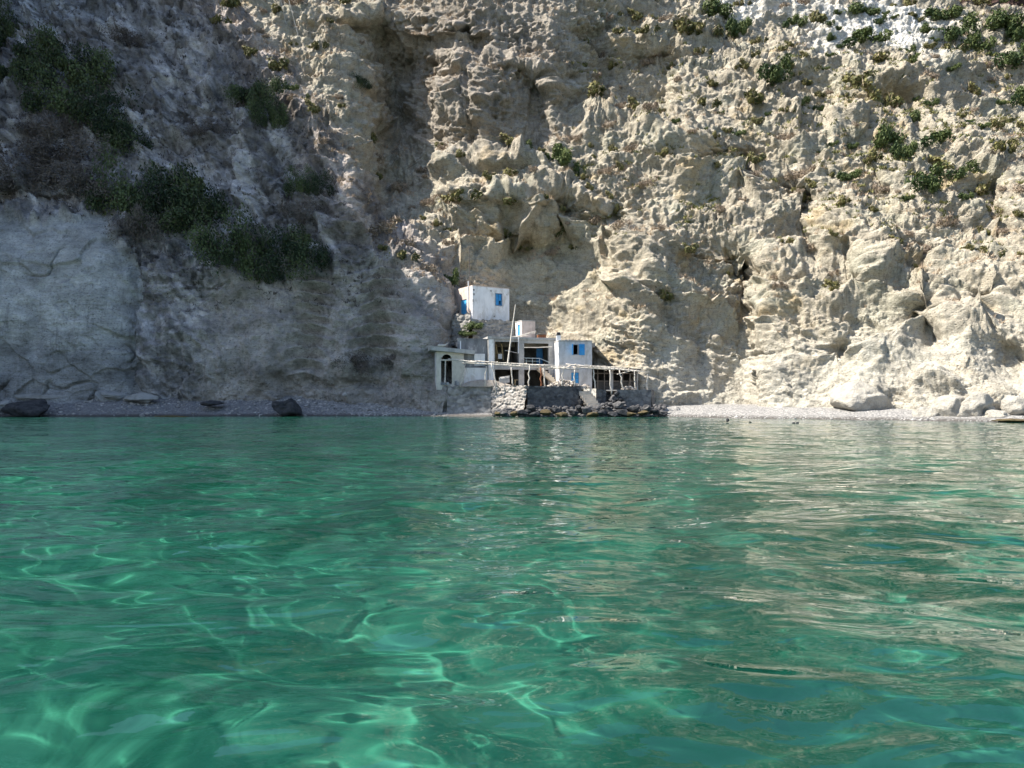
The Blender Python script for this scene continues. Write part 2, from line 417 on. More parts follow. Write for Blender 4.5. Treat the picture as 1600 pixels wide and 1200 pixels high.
# wind-carved ribs on the spur foot
M_foot = M_spur * (1 - M_block) * sstep(300, 350, wx_) * sstep(415, 455, wy_ + 0.10 * (wx_ - 480))
disp = disp * (1 - 0.62 * M_foot) + M_foot * (0.75 * fbm(X / 4.5, Y / 5, Z / 5, 4) + 0.10 * stone + 0.5 * (ridge((X + 0.5 * Z) / 4 + 0.5 * w1, Y / 6, Z / 12, 2) - 0.4))
for c_, w__, ya_, yb_ in ((485, 30, 432, 590), (592, 40, 418, 560)):
    e_ = np.exp(-((PX + 0.10 * (PY - 500) - c_) / w__) ** 2 * 1.2) * sstep(ya_ - 15, ya_ + 10, PY) * (1 - sstep(yb_ - 20, yb_ + 12, PY))
    ar = ((PX + 0.10 * (PY - 500) - c_) / w__) ** 2
    disp += e_ * (-0.9 + 1.5 * (saw(Z / 1.35 + 0.35 * ar + 0.25 * w1, 0.30)))
rib = np.exp(-(((PX - 485) / 32) ** 2 + ((PY - 510) / 75) ** 4)) + np.exp(-(((PX - 592) / 42) ** 2 + ((PY - 490) / 75) ** 4))
crk = 1 - sstep(0.0, 0.05, np.abs(pn(X / 5 + w2 * 0.3, Y / 5, Z / 4 + w1 * 0.3)))
disp -= (0.5 * M_block + 0.18 * M_wall + 0.06) * crk * sstep(0, 0.3, pn(X / 8, Y / 8, Z / 8 + 4))
disp += (0.10 + 0.14 * rel) * fbm(X / 0.8, Y / 0.8, Z / 0.8, 2) * (1 - 0.6 * M_block - 0.5 * M_wall - 0.4 * M_base)
N = grid_normals(np.stack([smooth2(P[..., k], 9, 9) for k in range(3)], -1))
# stays behind the houses
clear = np.exp(-(((PX - 830) / 105) ** 6 + ((PY - 580) / 95) ** 6))
disp *= 1 - 0.75 * clear
P = P + N * disp[..., None]
CN = grid_normals(P)
def lin(c): return np.array(c, np.float32)
n_a = fbm(X / 6 + 50, Y / 6, Z / 3.5, 4)[..., None]; n_b = fbm(X / 2.2 + 20, Y / 2.2, Z / 1.4, 3)[..., None]
n_s = pn(X / 14, Y / 14, V / 1.3 + 1.2 * w1)[..., None]
col = lin((0.535, 0.48, 0.385)) * (1 + 0.16 * n_a + 0.10 * n_b + 0.10 * n_s)
green = sstep(-0.05, 0.5, n_a + 0.3 * n_s)
col = col * (1 - 0.6 * green) + 0.6 * green * lin((0.415, 0.41, 0.33))
ledge_lit = (sstep(0.45, 0.8, CN[..., 2]) * (1 - 0.6 * M_base))[..., None]
col = col * (0.86 + 0.2 * ledge_lit); col = col * (1 - 0.5 * ledge_lit) + 0.5 * ledge_lit * lin((0.53, 0.46, 0.375))  # ledge tops tinted as sunlit soil, steep faces darkened as if shaded
och = sstep(0.35, 0.75, fbm(X / 5 + 80, Y / 5, Z / 3, 3))[..., None] * 0.7
hol = np.exp(-(((wx_ - 810) / 48) ** 2 + ((wy_ - 385) / 28) ** 2))[..., None] + 0.8 * np.exp(-(((wx_ - 1400) / 40) ** 2 + ((wy_ - 150) / 16) ** 2))[..., None]
och = np.clip(och * M_right[..., None] * 0.7 + hol, 0, 1)
col = col * (1 - och) + och * lin((0.50, 0.37, 0.19))
def over(m, c, var=0.12):
    global col
    m = np.clip(m, 0, 1)[..., None]
    col = col * (1 - m) + m * lin(c) * (1 + var * n_a + 0.8 * var * n_b)
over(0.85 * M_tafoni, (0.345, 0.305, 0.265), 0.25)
over(0.5 * M_wall, (0.46, 0.425, 0.32), 0.15)
over(0.7 * M_base, (0.53, 0.50, 0.435), 0.16)
over(M_white, (0.74, 0.72, 0.68), 0.08)
over(M_red, (0.105, 0.065, 0.055), 0.5)
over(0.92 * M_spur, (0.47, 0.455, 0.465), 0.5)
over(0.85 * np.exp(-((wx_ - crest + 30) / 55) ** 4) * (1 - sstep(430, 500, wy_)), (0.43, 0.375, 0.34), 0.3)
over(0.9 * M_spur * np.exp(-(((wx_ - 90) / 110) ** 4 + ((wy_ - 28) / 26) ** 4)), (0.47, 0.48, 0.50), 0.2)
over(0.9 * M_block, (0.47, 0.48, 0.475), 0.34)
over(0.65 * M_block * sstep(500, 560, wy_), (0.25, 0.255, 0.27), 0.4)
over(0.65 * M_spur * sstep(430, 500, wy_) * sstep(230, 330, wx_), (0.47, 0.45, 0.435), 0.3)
over(0.7 * np.clip(rib, 0, 1), (0.46, 0.44, 0.42), 0.15)
over(0.85 * M_foot, (0.405, 0.37, 0.335), 0.28)
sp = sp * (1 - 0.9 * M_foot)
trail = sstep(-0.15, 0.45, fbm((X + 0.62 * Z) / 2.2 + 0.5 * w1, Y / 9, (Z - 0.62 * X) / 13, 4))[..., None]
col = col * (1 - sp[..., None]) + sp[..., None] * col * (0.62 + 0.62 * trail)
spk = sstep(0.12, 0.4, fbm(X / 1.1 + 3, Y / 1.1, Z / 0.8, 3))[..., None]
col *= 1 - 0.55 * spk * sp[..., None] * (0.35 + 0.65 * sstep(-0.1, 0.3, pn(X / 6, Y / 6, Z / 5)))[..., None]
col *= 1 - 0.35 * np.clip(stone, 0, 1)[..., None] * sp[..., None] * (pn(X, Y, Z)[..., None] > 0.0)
col = np.clip(col, 0.03, 0.85)
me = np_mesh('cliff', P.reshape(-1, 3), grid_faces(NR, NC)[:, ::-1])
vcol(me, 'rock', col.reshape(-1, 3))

t = NT('cliff_rock')
oc = t.coord()
a = t.node('ShaderNodeAttribute', attribute_name='rock').outputs['Color']
f1 = t.noise(oc, 1.1, 6, 0.62); f2 = t.noise(t.mapv(oc, (1, 1, 2.2)), 4.5, 5, 0.65)
v1 = t.ramp(f1, [(0.3, 0.74), (0.52, 1.0), (0.72, 1.16)])
v2 = t.ramp(f2, [(0.30, 0.42), (0.44, 0.95), (0.75, 1.14)])
c = t.mix(1.0, t.mix(1.0, a, v1, 'MULTIPLY'), v2, 'MULTIPLY')
st = t.ramp(t.noise(t.mapv(oc, (2.2, 1.2, 0.16)), 1.0, 5, 0.65, 1.3), [(0.34, 0.60), (0.50, 1.0)])      # rain streaks
sm_ = t.ramp(t.noise(oc, 0.16, 4, 0.6), [(0.44, 0.05), (0.60, 0.8)])
c = t.mix(sm_, c, t.mix(1.0, c, st, 'MULTIPLY'))
bd = t.ramp(t.noise(t.mapv(oc, (0.25, 0.25, 4.5), (0, R(12), 0)), 1.0, 4, 0.6, 1.4), [(0.32, 0.84), (0.5, 1.0), (0.68, 1.10)])   # thin beds
c = t.mix(0.8, c, t.mix(1.0, c, bd, 'MULTIPLY'))
pt = t.node('ShaderNodeTexVoronoi', Scale=2.3); t.l.new(t.mapv(oc, (1, 1, 1.6)), pt.inputs['Vector'])
pk = t.math('ADD', pt.outputs['Distance'], t.math('MULTIPLY', t.noise(oc, 0.9, 4, 0.6), 0.55))
c = t.mix(1.0, c, t.ramp(pk, [(0.34, 0.52), (0.45, 1.0)]), 'MULTIPLY')                              # lichen spots, plus shade painted into the small pits
t.base(c)
rg = t.node('ShaderNodeTexNoise', noise_type='RIDGED_MULTIFRACTAL', Scale=0.95, Detail=7.0, Roughness=0.62)
t.l.new(t.mapv(oc, (1, 1, 1.5), (0, R(20), 0)), rg.inputs['Vector'])
hmix = t.math('ADD', t.math('MULTIPLY', t.noise(oc, 2.6, 8, 0.66), 1.0), t.math('MULTIPLY', t.noise(t.mapv(oc, (1, 1, 2.5), (0, R(20), 0)), 6.0, 4, 0.6), 0.35))
hmix = t.math('ADD', hmix, t.math('MULTIPLY', t.ramp(pk, [(0.34, 0.0), (0.52, 1.0)]), 0.25))
hmix = t.math('ADD', hmix, t.math('MULTIPLY', rg.outputs['Fac'], 0.55))
t.bump(hmix, 1.0, 0.42)
ROCK = t.m
cliff = link('cliff', me, ROCK)
tag(cliff, 'eroded pale tuff cliff rising out of frame behind the houses', 'cliff', kind='structure')

# unseen rock mass added outside the picture on the left to shade the spur
hx = np.linspace(-190, -64, 150); hy = np.linspace(62, 190, 190)
HX, HY = np.meshgrid(hx, hy)
cz = np.interp(HY, [66, 72, 75, 77.4, 79.7, 84, 110, 190], [10, 40, 60, 92, 114, 115, 118, 135])  # crest heights set so its shadow edge falls along the spur
prof = np.interp(HX, [-190, -120, -92, -84, -74, -66, -64], [0.9, 1.0, 1.0, 0.93, 0.45, 0.05, 0])
HZ = cz * prof * sstep(64, 69, HY + 2 * pn(HX / 9, HY / 9, 0.3)) + 3.0 * fbm(HX / 14, HY / 14, 0.7, 4) - 1.5
hd = np_mesh('shade_mass', np.stack([HX + 1.5 * fbm(HX / 8, HY / 8, HZ / 8, 3), HY, HZ], -1).reshape(-1, 3), grid_faces(190, 150))
hc = np.array([0.27, 0.24, 0.23]) * (1 + 0.3 * fbm(HX / 9, HY / 9, HZ / 5, 3))[..., None]
vcol(hd, 'rock', np.clip(hc, 0.05, 0.8).reshape(-1, 3))
tag(link('shade_mass', hd, ROCK), 'unseen dark tuff mass added on the left to shade the spur', 'shade_mass', kind='structure')

def surf(px, py):
    """point and normal of the rock face seen in the survey at a column and row"""
    i = int(np.clip(round((py - pys[0]) / STEP), 0, NR - 1)); j = int(np.clip(round((px - pxs[0]) / STEP), 0, NC - 1))
    return Vector(P[i, j]), Vector(CN[i, j])
# ------------------------------------------------------------------ sea, sea bed, beach
wr = np.random.default_rng(29)
WAVES = []
for i in range(54):
    lam = math.exp(wr.uniform(math.log(0.42), math.log(6.5))); th = R(wr.normal(248, 48)); s_ = 0.0175 * (0.85 if lam < 0.9 else 0.95)
    WAVES.append((lam, th, s_, wr.uniform(0, 6.283)))
def waves(x, y):
    """a sum of small wind waves from many directions, gently warped so that crests stay short"""
    x = x + 0.35 * pn(x / 2.1, y / 2.1, 4.4) + 0.8 * pn(x / 7, y / 7, 1.2); y = y + 0.35 * pn(x / 2.1 + 8, y / 2.1, 2.4)
    h = 0
    for lam, th, s_, ph in WAVES:
        k = 2 * math.pi / lam
        h = h + s_ / k * np.sin(k * (x * math.cos(th) + y * math.sin(th)) + ph)
    return h * (1 + 0.5 * pn(x / 9, y / 9, 6.6))
AP = 6.0
rr = np.exp(np.linspace(math.log(4.0), math.log(104.0), 620)); uu = np.linspace(-1.25, 1.25, 820)
WU, WR = np.meshgrid(uu, rr)
WX = WU * WR; WY = WR - AP
att = np.clip(14.0 / np.maximum(WR - 8, 1), 0.55, 1)
WZ = waves(WX, WY) * att
wm = np_mesh('water', np.stack([WX, WY, WZ], -1).reshape(-1, 3), grid_faces(620, 820))
t = NT('sea_water')
t.n.remove(t.p)
oc = t.coord()
n1 = t.noise(t.mapv(oc, (1, 1.7, 1)), 0.85, 2, 0.45, 0.5)
n2 = t.noise(t.mapv(oc, (1, 1.4, 1)), 5.0, 2, 0.5, 0.4)
bp = t.node('ShaderNodeBump', Strength=1.0, Distance=1.0)
t.l.new(t.math('ADD', t.math('MULTIPLY', n1, 0.11), t.math('MULTIPLY', n2, 0.004)), bp.inputs['Height'])
refr = t.node('ShaderNodeBsdfRefraction', Roughness=0.0, IOR=1.33)
refr.inputs['Color'].default_value = (0.32, 0.73, 0.675, 1)
glos = t.node('ShaderNodeBsdfGlossy', Roughness=0.0)
glos.inputs['Color'].default_value = (1, 1, 1, 1)
fr = t.node('ShaderNodeFresnel', IOR=1.43)
t.l.new(bp.outputs[0], fr.inputs['Normal']); t.l.new(bp.outputs[0], glos.inputs['Normal'])
if BUMP_REFR: t.l.new(bp.outputs[0], refr.inputs['Normal'])
dif = t.node('ShaderNodeBsdfDiffuse'); dif.inputs['Color'].default_value = (0.010, 0.118, 0.082, 1)   # light scattered back by the water itself
body = t.node('ShaderNodeMixShader'); body.inputs[0].default_value = 0.30
t.l.new(refr.outputs[0], body.inputs[1]); t.l.new(dif.outputs[0], body.inputs[2])
mx = t.node('ShaderNodeMixShader')
t.l.new(fr.outputs[0], mx.inputs[0]); t.l.new(body.outputs[0], mx.inputs[1]); t.l.new(glos.outputs[0], mx.inputs[2])
t.l.new(mx.outputs[0], t.out.inputs['Surface'])
water = link('water', wm, t.m)
tag(water, 'clear emerald sea water with small ripples', 'sea', kind='structure')

# sea bed
bx = np.linspace(-125, 125, 500); by = np.concatenate([np.linspace(-8, 20, 150), np.linspace(20.3, 104, 160)])
BX, BY = np.meshgrid(bx, by)
SHORE_PX = [-400, 0, 440, 620, 760, 910, 1020, 1060, 1200, 1400, 1600, 2000]
SHORE_Y = [76, 78.0, 80, 80.5, 78.5, 78.5, 77.5, 75.5, 69.5, 63.5, 58.5, 50]
def shore_y(x, y):
    return np.interp(800 + F * x / np.maximum(y, 20), SHORE_PX, SHORE_Y)
sd = BY - shore_y(BX, BY)                                # >0 on land
BZ = np.interp(sd, [-200, -60, -25, -8, 0, 3, 30], [-4.7, -4.3, -3.2, -1.2, -0.15, -0.3, -1.5])
BZ = BZ + 0.35 * fbm(BX / 7, BY / 7, 0.3, 4) * np.clip(-sd / 10, 0, 1)
bm_ = np_mesh('seabed', np.stack([BX, BY, BZ], -1).reshape(-1, 3), grid_faces(len(by), len(bx)))
t = NT('seabed_sand'); oc = t.coord()
f = t.noise(oc, 0.28, 5, 0.6, 0.8); g = t.noise(oc, 1.6, 4, 0.6)
c = t.ramp(f, [(0.43, (0.04, 0.045, 0.03)), (0.54, (0.33, 0.32, 0.25)), (0.7, (0.41, 0.39, 0.31))])
yy = t.node('ShaderNodeSeparateXYZ'); t.l.new(oc, yy.inputs[0])
far = t.node('ShaderNodeMapRange'); t.l.new(yy.outputs[1], far.inputs[0]); far.inputs[1].default_value = 14; far.inputs[2].default_value = 45
far_dark = t.math('MULTIPLY', far.outputs[0], t.ramp(t.noise(oc, 0.16, 4, 0.6, 0.6), [(0.30, 1.0), (0.62, 0.35)]))
c = t.mix(far_dark, c, (0.06, 0.07, 0.045))  # bed darkened with distance for the dark far reflections, broken into weed patches
t.base(t.mix(1.0, c, t.ramp(g, [(0.3, 0.7), (0.6, 1.05)]), 'MULTIPLY'))
seabed = link('seabed', bm_, t.m)
tag(seabed, 'pale sand sea bed with dark patches under clear water', 'seabed', kind='structure')
water.cycles.is_caustics_caster = True
seabed.cycles.is_caustics_receiver = True
sl.cycles.is_caustics_caster = True if hasattr(sl.cycles, 'is_caustics_caster') else False
sl.cycles.is_caustics_light = True
# ------------------------------------------------------------------ materials of the buildings
def simple(name, c, var=0.15, scale=2.0, bump=0.4, rough=0.9, dist=0.03, stain=None, stain_amt=0.5, zs=1.0):
    t = NT(name); oc = t.coord()
    n = t.noise(t.mapv(oc, (1, 1, zs)), scale, 6, 0.62)
    cc = t.mix(1.0, tuple(c), t.ramp(n, [(0.28, 1 - 2 * var), (0.5, 1.0), (0.75, 1 + var)]), 'MULTIPLY')
    if stain:
        m = t.ramp(t.noise(t.mapv(oc, (1, 1, 0.45)), 1.1, 5, 0.68, 0.4), [(0.50, 0.0), (0.60, stain_amt)])
        cc = t.mix(m, cc, tuple(stain))
    t.base(cc); t.p.inputs['Roughness'].default_value = rough
    t.bump(t.noise(oc, scale * 5, 5, 0.65), bump, dist)
    return t.m
WHITE = simple('lime_plaster', (0.80, 0.80, 0.82), 0.10, 1.6, 0.5, stain=(0.52, 0.49, 0.46), stain_amt=0.65, zs=0.35)
PLASTER = simple('grey_plaster', (0.56, 0.56, 0.58), 0.10, 1.4, 0.5, stain=(0.36, 0.35, 0.345), stain_amt=0.6)
PINK = simple('pink_plaster', (0.62, 0.52, 0.47), 0.14, 1.8, 0.6, stain=(0.45, 0.36, 0.31), stain_amt=0.6)
CONC = simple('weathered_concrete', (0.42, 0.41, 0.40), 0.16, 1.5, 0.6, stain=(0.24, 0.235, 0.23), stain_amt=0.6)
DARKC = simple('stained_concrete', (0.21, 0.215, 0.23), 0.25, 1.2, 0.6, stain=(0.44, 0.44, 0.44), stain_amt=0.75, zs=0.35)
INNER = simple('dark_plaster', (0.17, 0.165, 0.16), 0.3, 1.3, 0.5, stain=(0.08, 0.08, 0.08), stain_amt=0.7)  # dark plaster on the inner walls and floor slab
BLACKR = simple('black_inner_wall', (0.045, 0.043, 0.042), 0.4, 1.6, 0.5)  # near-black colour on back walls and inner slabs
BLUE = simple('blue_paint', (0.035, 0.27, 0.62), 0.14, 3.0, 0.25, 0.6, stain=(0.10, 0.36, 0.66), stain_amt=0.4)
BLUED = simple('faded_blue_paint', (0.03, 0.14, 0.30), 0.2, 3.0, 0.25, 0.6)
BLUEL = simple('light_blue_paint', (0.09, 0.40, 0.72), 0.12, 3.0, 0.25, 0.6)
RUST = simple('rusty_boards', (0.20, 0.085, 0.045), 0.3, 4.0, 0.4, 0.85)
WOODP = simple('bleached_wood', (0.56, 0.52, 0.47), 0.2, 5.0, 0.5, 0.85)
WOODY = simple('yellow_wood', (0.42, 0.32, 0.18), 0.2, 5.0, 0.4, 0.8)
WOODD = simple('weathered_wood', (0.19, 0.165, 0.145), 0.25, 5.0, 0.5, 0.9)
IRON = simple('dark_iron', (0.05, 0.05, 0.055), 0.2, 6.0, 0.2, 0.6)
RAILM = simple('pale_rail_paint', (0.50, 0.58, 0.60), 0.1, 6.0, 0.2, 0.6)
SAND = simple('grey_sand', (0.34, 0.30, 0.26), 0.15, 3.0, 0.6)
ROPE = simple('pale_rope', (0.62, 0.60, 0.56), 0.1, 8.0, 0.3)
DARKV = simple('dark_void_cloth', (0.02, 0.02, 0.022), 0.2, 2.0, 0.2)

class MB:
    """collects pieces in a local frame (x along the front, y into the hill, z up)"""
    def __init__(s): s.v, s.f = [], []
    def quad(s, *p):
        i = len(s.v); s.v += [tuple(q_) for q_ in p]; s.f.append(tuple(range(i, i + len(p))))
    def box(s, x0, x1, y0, y1, z0, z1, dz=0.0, dzr=0.0):
        """dz tilts the right end, dzr the back"""
        a = [(x0, y0, z0), (x1, y0, z0 + dz), (x1, y1, z0 + dz + dzr), (x0, y1, z0 + dzr)]
        b = [(x, y, z + z1 - z0) for x, y, z in a]
        i = len(s.v); s.v += a + b
        for q_ in ((3, 2, 1, 0), (4, 5, 6, 7), (0, 1, 5, 4), (1, 2, 6, 5), (2, 3, 7, 6), (3, 0, 4, 7)):
            s.f.append(tuple(i + k for k in q_))
        return s
    def wall(s, x0, x1, z0, z1, y0, y1, holes=()):
        xs = sorted({x0, x1, *[h[0] for h in holes], *[h[1] for h in holes]})
        zs = sorted({z0, z1, *[h[2] for h in holes], *[h[3] for h in holes]})
        nx, nz = len(xs) - 1, len(zs) - 1
        def full(i, j):
            if not (0 <= i < nx and 0 <= j < nz): return False
            cx, cz = (xs[i] + xs[i + 1]) / 2, (zs[j] + zs[j + 1]) / 2
            return not any(h[0] < cx < h[1] and h[2] < cz < h[3] for h in holes)
        for i in range(nx):
            for j in range(nz):
                if not full(i, j): continue
                a, b, c, d = xs[i], xs[i + 1], zs[j], zs[j + 1]
                s.quad((a, y0, c), (b, y0, c), (b, y0, d), (a, y0, d))
                s.quad((b, y1, c), (a, y1, c), (a, y1, d), (b, y1, d))
                if not full(i - 1, j): s.quad((a, y1, c), (a, y0, c), (a, y0, d), (a, y1, d))
                if not full(i + 1, j): s.quad((b, y0, c), (b, y1, c), (b, y1, d), (b, y0, d))
                if not full(i, j - 1): s.quad((a, y1, c), (b, y1, c), (b, y0, c), (a, y0, c))
                if not full(i, j + 1): s.quad((a, y0, d), (b, y0, d), (b, y1, d), (a, y1, d))
        return s
    def tube(s, pts, r, n=6, wob=0.0):
        pts = [Vector(p) for p in pts]; rs = r if isinstance(r, (list, tuple)) else [r] * len(pts)
        base = len(s.v)
        for k, p in enumerate(pts):
            d = (pts[min(k + 1, len(pts) - 1)] - pts[max(k - 1, 0)]).normalized()
            a = d.cross(Vector((0.31, 0.93, 0.2))).normalized(); b = d.cross(a)
            for m in range(n):
                w = rs[k] * (1 + wob * rnd.uniform(-1, 1))
                an = 2 * math.pi * m / n
                s.v.append(tuple(p + a * math.cos(an) * w + b * math.sin(an) * w))
        for k in range(len(pts) - 1):
            for m in range(n):
                s.f.append((base + k * n + m, base + k * n + (m + 1) % n, base + (k + 1) * n + (m + 1) % n, base + (k + 1) * n + m))
        s.f.append(tuple(base + m for m in reversed(range(n)))); s.f.append(tuple(base + (len(pts) - 1) * n + m for m in range(n)))
        return s
    def build(s, name, mat, parent=None, smooth=False):
        me = bpy.data.meshes.new(name); me.from_pydata(s.v, [], s.f)
        if smooth: me.polygons.foreach_set('use_smooth', [True] * len(me.polygons))
        me.update(); return link(name, me, mat, parent)

def thing(name, label, cat, loc=(0, 0, 0), rz=0.0, group=None):
    o = bpy.data.objects.new(name, None); S.collection.objects.link(o)
    o.empty_display_size = 0.2
    o.location = loc; o.rotation_euler = (0, 0, rz)
    return tag(o, label, cat, group)

def crooked(p0, p1, n=5, amp=0.05):
    p0, p1 = Vector(p0), Vector(p1); L = []
    for i in range(n):
        f = i / (n - 1); w = amp * math.sin(math.pi * f) * 1.0
        L.append(p0.lerp(p1, f) + Vector((rnd.uniform(-1, 1), rnd.uniform(-1, 1) * 0.5, rnd.uniform(-0.3, 0.3))) * (w if 0 < i < n - 1 else 0))
    return L

# ------------------------------------------------------------------ open-fronted concrete house
Zt = 3.2                                                   # terrace level
h1 = thing('concrete_house', 'two storey roofless looking grey concrete house with open dark bays above the stone terrace', 'house', (-2.64, 83.0, Zt), R(12))
z1, z2, zr = 1.95, 2.55, 5.35                               # underside, top of the floor slab; underside of the roof
MB().wall(0, 7.9, 0, zr, 0, 0.35, [(0.75, 3.5, 0.04, z1), (4.1, 6.95, 0.04, z1), (0.75, 3.5, z2 + 0.04, zr - 0.3), (4.1, 6.95, z2 + 0.04, zr - 0.42)]).build('facade', CONC, h1)
MB().box(0.0, 0.35, 0.36, 5.0, 0, zr).build('side_wall', CONC, h1)
MB().box(7.55, 7.9, 0.36, 5.0, 0, zr).build('side_wall', CONC, h1)
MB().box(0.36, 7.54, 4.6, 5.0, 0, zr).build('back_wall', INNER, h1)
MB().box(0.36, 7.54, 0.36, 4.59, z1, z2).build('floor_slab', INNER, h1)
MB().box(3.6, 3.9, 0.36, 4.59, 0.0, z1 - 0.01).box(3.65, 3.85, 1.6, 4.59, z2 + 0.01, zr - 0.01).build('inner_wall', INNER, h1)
MB().box(-0.1, 8.0, -0.12, 5.1, zr + 0.004, zr + 0.26, -0.05).build('roof', CONC, h1)
MB().box(0.06, 0.62, -0.03, -0.002, 0.1, zr - 0.05).build('whitewashed_pilaster', WHITE, h1)
b = MB(); b.wall(-3.35, -0.02, z1 + 0.2, zr - 0.1, 0.5, 0.85); w_ = b.build('side_wing_wall', DARKC, h1)
MB().wall(-3.0, -0.02, 0.0, z1 + 0.18, 0.45, 0.85).build('lower_wing_wall', WHITE, h1)
MB().box(-1.5, -0.3, 0.44, 0.49, z1 + 0.45, z1 + 1.75).build('whitewash_patch', WHITE, h1)
MB().box(-3.12, -3.0, 0.40, 0.49, z1 + 0.9, zr - 0.25).build('drainpipe', WHITE, h1)
MB().box(-3.4, 0.0, 0.45, 1.3, zr - 0.09, zr + 0.03).build('coping', DARKC, h1)
# things seen in the upper bays
dr = MB().box(6.0, 6.72, 1.9, 1.97, z2 + 0.02, z2 + 1.95).build('door', BLUED, h1); dr['label'] = 'dark blue door inside the right upper bay'
MB().box(4.1, 5.0, 3.3, 3.36, z2 + 1.1, z2 + 1.18).box(4.6, 4.75, 3.3, 3.36, z2 + 0.5, z2 + 1.0).build('shelf', WOODD, h1)
r_ = MB(); rl = z2 + 0.72
r_.tube([(4.15, 0.2, rl), (5.95, 0.2, rl - 0.03)], 0.035); r_.tube([(4.2, 0.2, rl - 0.34), (5.95, 0.2, rl - 0.36)], 0.022)
for x in (4.4, 5.1, 5.93): r_.tube([(x, 0.2, z2 + 0.02), (x, 0.2, rl)], 0.028)
r_.tube([(5.95, 0.2, rl - 0.03), (6.9, -0.5, z2 + 0.2)], 0.03)
r_.build('railing', RAILM, h1)
b = MB(); b.tube([(1.55, 1.9, z2), (1.15, 1.6, z2 + 2.3)], 0.09, 4); b.tube([(2.0, 1.5, z2 + 0.5), (1.8, 1.6, zr - 0.4)], 0.08, 4)
b.tube([(0.8, 1.5, z2 + 1.25), (1.9, 1.5, z2 + 1.3)], 0.05, 4); b.build('fallen_planks', WOODY, h1)
MB().box(1.35, 1.8, 1.2, 1.5, z2 + 0.65, z2 + 1.2).build('white_cupboard', WHITE, h1)
MB().wall(0.5, 1.6, z2 + 0.02, zr - 0.02, 3.3, 3.4).build('ochre_rock_wall', simple('ochre_rock', (0.34, 0.26, 0.15), 0.3, 2.5, 0.6), h1)
# staircase in front of the right bay
st_ = MB()
x0, x1, za, zb = 5.5, 7.85, z2 - 0.12, 0.42
for i in range(9):
    f0, f1 = i / 9, (i + 1) / 9
    xa, xb = x0 + (x1 - x0) * f0, x0 + (x1 - x0) * f1
    zt_ = za + (zb - za) * f0
    zl = zt_ - 0.52; zl2 = zl + (zb - za) / 9
    st_.quad((xa, -1.0, zl), (xb, -1.0, zl2), (xb, -1.0, zt_), (xa, -1.0, zt_))
    st_.quad((xb, -0.05, zl2), (xa, -0.05, zl), (xa, -0.05, zt_), (xb, -0.05, zt_))
    st_.quad((xa, -1.0, zt_), (xb, -1.0, zt_), (xb, -0.05, zt_), (xa, -0.05, zt_))
    st_.quad((xb, -1.0, zt_ + (zb - za) / 9), (xb, -0.05, zt_ + (zb - za) / 9), (xb, -0.05, zt_), (xb, -1.0, zt_))
    st_.quad((xa, -0.05, zl), (xb, -0.05, zl2), (xb, -1.0, zl2), (xa, -1.0, zl))
st_.build('staircase', simple('stair_concrete', (0.52, 0.46, 0.38), 0.12, 2.0, 0.5), h1)
MB().tube([(4.0, -0.5, zr - 0.95), (5.5, -0.5, zr - 0.93), (7.2, -0.45, zr - 0.83)], 0.05, 6, 0.1).build('cross_pole', WOODP, h1)
MB().tube([(3.42, -0.15, zr + 0.2), (3.40, -0.15, zr - 1.6)], 0.06).build('downpipe', WHITE, h1)
MB().tube([(1.9, 0.1, zr - 1.25), (3.4, 0.1, zr - 1.55)], 0.035).build('sagging_pole', WOODP, h1)

# ------------------------------------------------------------------ plastered house with the blue shutters
h2 = thing('plastered_house', 'grey plastered two storey house with bright blue shutters and blue door', 'house', (5.16, 82.2, 3.0), R(9))
W2, T2 = 3.78, 5.2
MB().wall(0, W2, 0, T2, 0, 0.3, [(1.62, 2.36, 3.75, 4.88), (1.42, 2.28, 0.05, 1.78)]).build('facade', PLASTER, h2)
MB().box(0, 0.3, 0.302, 4.6, 0, T2).build('side_wall', WHITE, h2)
MB().box(W2 - 0.3, W2, 0.302, 4.6, 0, T2).build('side_wall', PLASTER, h2)
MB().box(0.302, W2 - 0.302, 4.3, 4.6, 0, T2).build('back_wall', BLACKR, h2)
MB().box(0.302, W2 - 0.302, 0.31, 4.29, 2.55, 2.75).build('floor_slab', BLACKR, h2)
MB().box(-0.04, W2 + 0.04, -0.04, 4.66, T2 + 0.003, T2 + 0.13).build('roof', CONC, h2)
for i in range(6):
    x = 0.75 + 0.5 * i; MB().box(x, x + rnd.uniform(0.2, 0.45), 0.1 + rnd.uniform(0, 0.4), 0.8, T2 + 0.134, T2 + 0.16 + rnd.uniform(0, 0.1)).build('roof_stone', DARKC, h2)
wi = MB().wall(1.6, 2.38, 3.73, 4.9, -0.025, 0.1, [(1.67, 2.13, 3.79, 4.84)]).build('window', simple('grey_window_frame', (0.33, 0.34, 0.36), 0.1, 4, 0.2), h2)
s1_ = MB().box(0, 0.5, -0.025, 0.025, 3.74, 4.9); sh = s1_.build('shutter', BLUE, h2)
sh.location = (1.6, -0.06, 0); sh.rotation_euler = (0, 0, R(-112)); sh['label'] = 'left shutter swung outwards'
sh2 = MB().box(2.30, 2.92, -0.10, -0.045, 3.70, 4.92).build('shutter', BLUE, h2)
MB().box(2.34, 2.88, -0.118, -0.102, 3.86, 3.94).build('batten', BLUE, sh2)
MB().box(2.34, 2.88, -0.118, -0.102, 4.66, 4.74).build('batten', BLUE, sh2)
MB().box(1.5, 2.5, -0.09, -0.003, 3.62, 3.695).build('sill', PLASTER, h2)
d2 = MB().box(1.44, 2.26, 0.06, 0.12, 0.55, 1.76).build('door', BLUE, h2)
MB().box(1.44, 2.26, 0.05, 0.13, 0.04, 0.545).build('rusty_lower_panel', RUST, d2)
MB().box(1.84, 1.87, 0.045, 0.06, 0.56, 1.75).build('batten', BLUED, d2)
